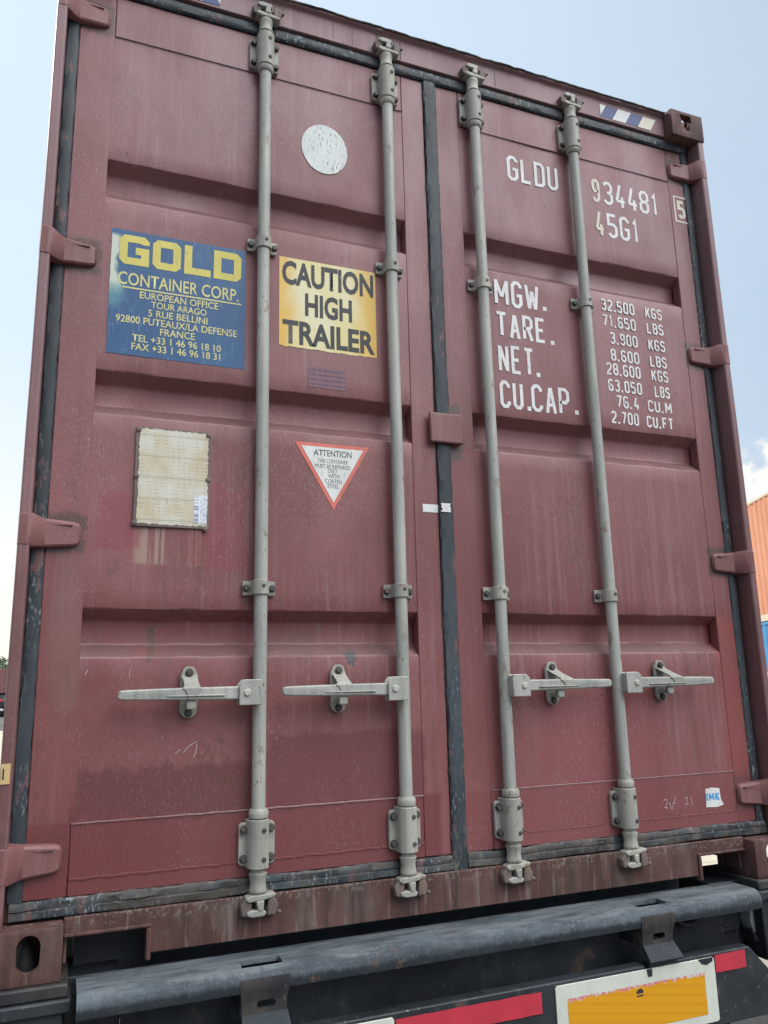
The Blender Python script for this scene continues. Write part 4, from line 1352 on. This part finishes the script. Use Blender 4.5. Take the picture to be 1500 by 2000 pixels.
# rear beam: bent plate with rounded nose
BX0, BX1 = .196, 2.246
def beam_poly(th=0.0):
    pts = []
    top, fr, r = -.012 - th, -.066 + th, .036 - th
    cyc, czc = fr + r, top - r
    pts.append((.066, top))
    for i in range(9):
        t = math.radians(90 + 90 * i / 8)
        pts.append((cyc + r * math.cos(t), czc + r * math.sin(t)))
    pts.append((fr + .004, -.066))
    return pts
outer = beam_poly(); inner = beam_poly(.012)
b = MB()
poly = outer + inner[::-1]
def beamjit(x, i):
    return (.0009 * mnoise.noise((x * 3, i * .3, 2)), .0009 * mnoise.noise((x * 4, i * .2, 9)))
b.prism_x(poly, BX0, BX1 - .05, du, 70, beamjit)
# rounded right end
beam = b.obj('rear_beam', trailer, .002, 1)
o_loc = tuple(beam.location); beam.parent = None; beam.location = (0, 0, 0)
cuts = []
for (xa, xb) in ((.570, .672), (1.752, 1.862)):
    c = MB(); c.box(xa, xb, -.044, .003, -.09, .05, du); cuts.append(c.obj('c'))
beam.modifiers.clear()
boolean(beam, cuts)
beam.parent = trailer; beam.location = o_loc
b = MB()
n = 8; secs = []
for i in range(n + 1):
    t = math.pi / 2 * i / n
    xx = BX1 - .05 + .05 * math.sin(t); k = .05 * (1 - math.cos(t))
    secs.append([(xx, y + (k if j > 0 and y < .2 else 0) * (1 if y < .1 else 0), z - k * .35 * (1 if z > -.05 else 0)) for j, (y, z) in enumerate(poly)])
b.loft(secs, du)
b.obj('beam_end', trailer, 0)
# cross member web behind the nose
b = MB()
b.box(.30, 2.14, .045, .058, -.52, -.026, ch)
b.box(.1965, .30, .060, .072, -.16, -.026, ch)
b.box(2.14, 2.235, .060, .072, -.16, -.026, ch)
b.box(.31, 2.13, .059, .25, -.52, -.505, ch)
b.obj('cross_member', trailer, .003)
# dark plates closing the gap under the container
b = MB(); b.box(.19, 2.0885, .16, .175, -.060, .130, M['dark'])
b.box(.19, 2.0885, .0735, .1595, -.062, -.050, M['dark']); b.obj('stop_plate', trailer, .002)
# hook brackets under the nose
def hookb():
    b = MB()
    secs = []
    for (z, y, w) in ((-.036, -.066, .060), (-.050, -.068, .062), (-.068, -.064, .060), (-.088, -.058, .056), (-.108, -.056, .055), (-.120, -.056, .056)):
        secs.append([(-w, y, z), (w, y, z), (w, y + .010, z), (-w, y + .010, z)])
    b.loft(secs, M['dusty2'])
    b.loft([[(-.055, -.057, -.116), (.057, -.057, -.116), (.057, -.046, -.124), (-.055, -.046, -.124)],
            [(-.060, -.092, -.150), (.060, -.092, -.150), (.060, -.084, -.158), (-.060, -.084, -.158)]], M['dusty'])
    b.box(-.058, -.048, -.050, .044, -.12, -.03, M['chassis'])
    b.box(.048, .058, -.050, .044, -.12, -.03, M['chassis'])
    o = b.obj('hook_bracket', trailer, .002)
    return o

hb = hookb()
loc_ = tuple(hb.location); hb.parent = None; hb.location = (0, 0, 0); hb.modifiers.clear()
c = MB(); c.prism_y(oval(.004, -.096, .046, .017), -.1, -.02, ch)
boolean(hb, [c.obj('c')])
hb.parent = trailer; hb.location = Vector(loc_) + Vector((.624, 0, 0))
copy_part(hb, (1.806 - .624, 0, 0))
b = MB(); rings = []
for i in range(25):
    t = i / 24; a_ = math.pi * (1.05 + .95 * t)
    c = Vector((2.00 + .055 * math.cos(a_), .030, -.062 + .048 * math.sin(a_)))
    d = Vector((-math.sin(a_) * .055, 0, math.cos(a_) * .048)).normalized(); n_ = Vector((0, 1, 0)); u = d.cross(n_)
    rings.append([tuple(c + (u * math.cos(q * math.pi / 5) + n_ * math.sin(q * math.pi / 5)) * .009) for q in range(10)])
b.loft(rings, M['dark']); b.obj('air_hose', trailer)
# corner platforms with their lips
for left in (True, False):
    b = MB()
    def XX(a_, c_): return (a_, c_) if left else (W - c_, W - a_)
    x0, x1 = XX(-.02, .178); b.box(x0, x1, -.014, .24, -.030, -.0005, M['dusty2'])
    x0, x1 = XX(-.03, .186); b.box(x0, x1, -.024, .26, -.060, -.0305, ch)
    x0, x1 = XX(-.01, .170); b.box(x0, x1, -.010, .25, -.24, -.0605, ch)
    x0, x1 = XX(.1705, .30); b.box(x0, x1, .075, .24, -.22, -.0135, ch)
    po = b.obj('corner_platform', trailer, .005)
    b = MB(); bx_ = .028 if left else W - .028
    b.lathe((bx_, -.0105, -.082), (0, -1, 0), [(0, .013), (.006, .013), (.009, .009)], M['bolt'], 14); sub(b.obj('bolt', po))
    # locking cone rising into the casting
    b = MB(); cx = .081 if left else W - .081
    b.lathe((cx, .089, 0), (0, 0, 1), [(0, .026), (.03, .026), (.06, .018), (.085, .006)], M['dusty2'], 16); b.obj('twist_lock', trailer)
# bumper board
b = MB()
b.prism_y([(.13, -.36), (2.31, -.36), (2.31, -.340), (2.137, -.163), (1.760, -.163), (1.760, -.190), (1.742, -.190), (1.742, -.163), (.303, -.163), (.13, -.340)], -.070, -.028, ch)
bumper = b.obj('bumper', trailer, .004)
for xs_ in (.55, 1.85):
    b = MB(); b.box(xs_, xs_ + .08, -.0275, .0445, -.34, -.20, ch); sub(b.obj('bumper_bracket', bumper, .003))
yB = -.0725
def tape(x0, x1, z0, z1, seed):
    b = MB(); sheet(b, ragged(x0, x1, z0, z1, .0015, 16, seed, 'bt'), yB, M['stripe_red']); sub(b.obj('red_stripe', bumper))
tape(.958, 1.388, -.233, -.178, 1)
tape(1.997, 2.116, -.218, -.168, 2)
tape(.322, .441, -.218, -.168, 3)
def marker(x0, x1):
    b = MB()
    z0, z1 = -.345, -.172
    c = .006
    b.prism_y([(x0 + c, z0), (x1 - c, z0), (x1, z0 + c), (x1, z1 - c), (x1 - c, z1), (x0 + c, z1), (x0, z1 - c), (x0, z0 + c)], -.0745, -.0705, M['white_refl'])
    o = b.obj('marker_plate', trailer, .001)
    b = MB(); sheet(b, [(x0 + .036, z0 + .024), (x1 - .042, z0 + .024), (x1 - .042, z1 - .036), (x0 + .036, z1 - .036)], -.0752, M['amber']); sub(b.obj('amber_panel', o))
    return o
mk = marker(1.432, 1.992)
b = MB(); b.quad([(1.698, -.0757, -.226), (1.706, -.0757, -.219), (1.716, -.0757, -.217), (1.725, -.0757, -.225), (1.722, -.0757, -.230), (1.702, -.0757, -.230)], M['black'])
b.quad([(1.699, -.0757, -.234), (1.724, -.0757, -.234), (1.722, -.0757, -.238), (1.701, -.0757, -.238)], M['dusty2'])
sub(b.obj('printed_mark', mk))
b = MB(); b.quad([(1.741, -.0757, -.1715), (1.761, -.0757, -.1715), (1.760, -.0757, -.192), (1.745, -.0757, -.192)], M['dark']); sub(b.obj('notch', mk))
b = MB(); b.quad([(1.930, -.0757, -.1715), (1.985, -.0757, -.1715), (1.985, -.0757, -.182), (1.962, -.0757, -.190), (1.944, -.0757, -.186)], ch); sub(b.obj('torn_patch', mk))
marker(.395, .953)
# pale housing under the right corner
b = MB()
hp = [(2.252, -.130), (2.262, -.165), (2.30, -.180), (2.46, -.190), (2.50, -.175), (2.50, -.085), (2.27, -.085), (2.258, -.095)]
b.prism_y(hp, .03, .28, M['grey_plastic'])
b.box(2.275, 2.33, .024, .0295, -.150, -.105, M['dark'])
b.prism_y([(2.246, -.150), (2.254, -.186), (2.30, -.206), (2.47, -.216), (2.51, -.20), (2.51, -.192), (2.46, -.198), (2.30, -.188), (2.258, -.170)], .02, .29, M['dark'])
b.obj('lamp_housing', trailer, .006, 3)
# main beams, axles and wheels
for xx in (.72, 1.62):
    b = MB(); b.box(xx - .06, xx + .06, .26, 12.0, -.045, -.030, ch); b.box(xx - .06, xx + .06, .26, 12.0, -.48, -.465, ch); b.box(xx - .008, xx + .008, .26, 12.0, -.465, -.045, ch)
    b.obj('main_beam', trailer, .003)
for yy in (4.0, 8.0, 11.9):
    b = MB(); b.box(.02, W - .02, yy, yy + .14, -.028, -.002, ch); b.obj('cross_bearer', trailer, .004)
def wheel_pair(y, x, s):
    b = MB()
    prof = [(-.15, .28), (-.15, .46), (-.13, .50), (-.09, .52), (.09, .52), (.13, .50), (.15, .46), (.15, .28)]
    b.lathe((x, y, -DECK + .52), (1, 0, 0), prof, M['tyre'], 36)
    w = b.obj('wheel', trailer)
    b = MB(); b.lathe((x, y, -DECK + .52), (s, 0, 0), [(.02, .27), (.152, .275), (.154, .26), (.10, .22), (.09, .12), (.17, .11), (.18, .06)], M['dusty2'], 28)
    sub(b.obj('rim', w))
for y in (2.3, 3.6, 4.9):
    for x, s in ((.20, -1), (W - .20, 1)):
        wheel_pair(y, x, s)
    b = MB(); b.lathe((.3, y, -DECK + .52), (1, 0, 0), [(0, .07), (1.84, .07)], ch, 14); b.obj('axle', trailer)
for xx in (.605, 1.835):
    b = MB(); b.box(xx - .055, xx + .055, 9.6, 9.72, -DECK + .03, -.482, ch); b.box(xx - .105, xx + .105, 9.55, 9.77, -DECK, -DECK + .03, ch)
    b.obj('landing_leg', trailer, .004)

# ------------------------------------------------------------------ stacked containers to the right
def far_box(name, label, corner, rz, z, H2, wall, railm, group):
    root = thing(name, label, 'shipping container', (0, 0, 0), group)
    container_shell(root, W, H2, LEN, wall, railm, wall, railm)
    for zc in (0, H2 - .118):
        for xx in (0, W - .162):
            for yy in (0, LEN - .178):
                b = MB(); b.box(xx, xx + .162, yy, yy + .178, zc, zc + .118, railm)
                b.obj('corner_casting', root, .01)
    b = MB(); b.box(.06, W - .06, .05, .10, .12, H2 - .10, wall)
    for xx in (.45, .9, 1.5, 1.95):
        b.lathe((xx, .03, .1), (0, 0, 1), [(0, .018), (H2 - .2, .018)], M['pale_rail'], 8)
    b.obj('door', root)
    for xx in (.003, W - .06):
        b = MB(); b.box(xx, xx + .057, .003, .12, .118, H2 - .118, wall); b.obj('corner_post', root, .006)
    root.location = (corner[0], corner[1], z)
    root.rotation_euler = (0, 0, rz)
    return root
p1 = Vector((15.43, 12.05)); dirw = Vector((.423, .906))
near = p1 - dirw * 5.2
rzb = -math.atan2(dirw.x, dirw.y)
far_box('stacked_container', 'orange corrugated shipping container on top of the blue one', near, rzb, 2.896 - DECK, 2.896, M['orange'], M['pale_rail'], 'containers stacked in the yard')
bl_ = far_box('stacked_container', 'blue shipping container on the ground beneath the orange one', near, rzb, -DECK, 2.896, M['blue_box'], M['blue_box'], 'containers stacked in the yard')
b = MB(); b.box(.006, .0115, 4.95, 5.6, 1.15, 1.75, M['white_cab']); 
o = b.obj('white_marking', bl_); o.location = (0, 0, 0)

# ------------------------------------------------------------------ far left: parked truck and trees
tr = thing('parked_truck', 'dull red box truck parked far across the yard on the left', 'truck', (0, 0, 0))
tx, ty = -4.6, 66.0
b = MB(); b.box(-1.25, 1.25, 0, 6.5, 1.75, 3.55, M['dark_red_box']); b.obj('cargo_box', tr, .03)
b = MB(); b.box(-1.15, 1.15, -.1, 8.6, .75, 1.10, M['dark']); b.box(-1.2, 1.2, .2, 6.3, 1.6, 1.745, M['dark']); b.obj('chassis', tr, .02)
b = MB(); b.box(-1.2, 1.2, 6.8, 8.8, .9, 3.0, M['white_cab']); b.obj('cab', tr, .12, 3)
b = MB(); b.box(-1.1, 1.1, -.16, -.102, .45, .62, M['white_cab']); b.box(-1.0, -.7, -.14, -.105, 1.12, 1.32, M['stripe_red']); b.box(.7, 1.0, -.14, -.105, 1.12, 1.32, M['stripe_red']); b.obj('rear_bumper', tr, .01)
for yy in (1.0, 2.3, 7.6):
    for xx in (-1.0, 1.0):
        b = MB(); b.lathe((xx - .15, yy, .5), (1, 0, 0), [(0, .30), (0, .46), (.04, .5), (.26, .5), (.30, .46), (.30, .30)], M['tyre'], 24); b.obj('wheel', tr)
tr.location = (tx, ty, -DECK)

def tree(x, y, h, cr_r, seed, label):
    rnd = random.Random(seed)
    root = thing('yard_tree', label, 'tree', (0, 0, 0), 'trees along the far edge of the yard')
    b = MB()
    b.lathe((0, 0, -.1), (.03, .02, 1), [(0, .26), (h * .25, .19), (h * .55, .12), (h * .85, .03)], M['bark'], 10)
    for i in range(7):
        t = rnd.uniform(0, 6.28); z = h * rnd.uniform(.3, .62)
        b.lathe((0, 0, z), (math.cos(t), math.sin(t), rnd.uniform(.5, 1.0)), [(0, .08), (cr_r * .5, .045), (cr_r * .85, .012)], M['bark'], 6)
    b.obj('trunk', root)
    b = MB()
    cl = []
    for i in range(26):
        t = rnd.uniform(0, 6.28); u = rnd.uniform(-1, 1); r = cr_r * rnd.uniform(.35, .95)
        cl.append((r * math.cos(t) * math.sqrt(1 - u * u), r * math.sin(t) * math.sqrt(1 - u * u), h * .66 + u * h * .30, rnd.uniform(.35, .75)))
    for (cx, cy, cz, rr_) in cl:
        for j in range(70):
            d = Vector((rnd.gauss(0, 1), rnd.gauss(0, 1), rnd.gauss(0, 1))).normalized() * rr_ * rnd.uniform(.4, 1.1)
            c = Vector((cx, cy, cz)) + d
            u = Vector((rnd.gauss(0, 1), rnd.gauss(0, 1), rnd.gauss(0, 1))).normalized(); w = u.orthogonal().normalized()
            s_ = rnd.uniform(.07, .15)
            b.add([c - u * s_, c + w * s_ * .6, c + u * s_, c - w * s_ * .6], [(0, 1, 2, 3)], M['leaf'])
    b.obj('crown', root)
    root.location = (x, y, -DECK)
tree(-5.2, 92, 5.3, 2.3, 1, 'bushy green tree just left of the container edge, beyond the parked truck')
tree(-9.2, 95, 5.8, 2.6, 2, 'taller green tree further left beyond the parked truck')
tree(-13.0, 91, 5.0, 2.2, 3, 'smallest green tree at the far left of the yard')

# ------------------------------------------------------------------ raise everything so the yard lies at height zero
for o in list(SC.objects):
    if o.parent is None and o.type != 'CAMERA' and o.type != 'LIGHT':
        o.location.z += DECK
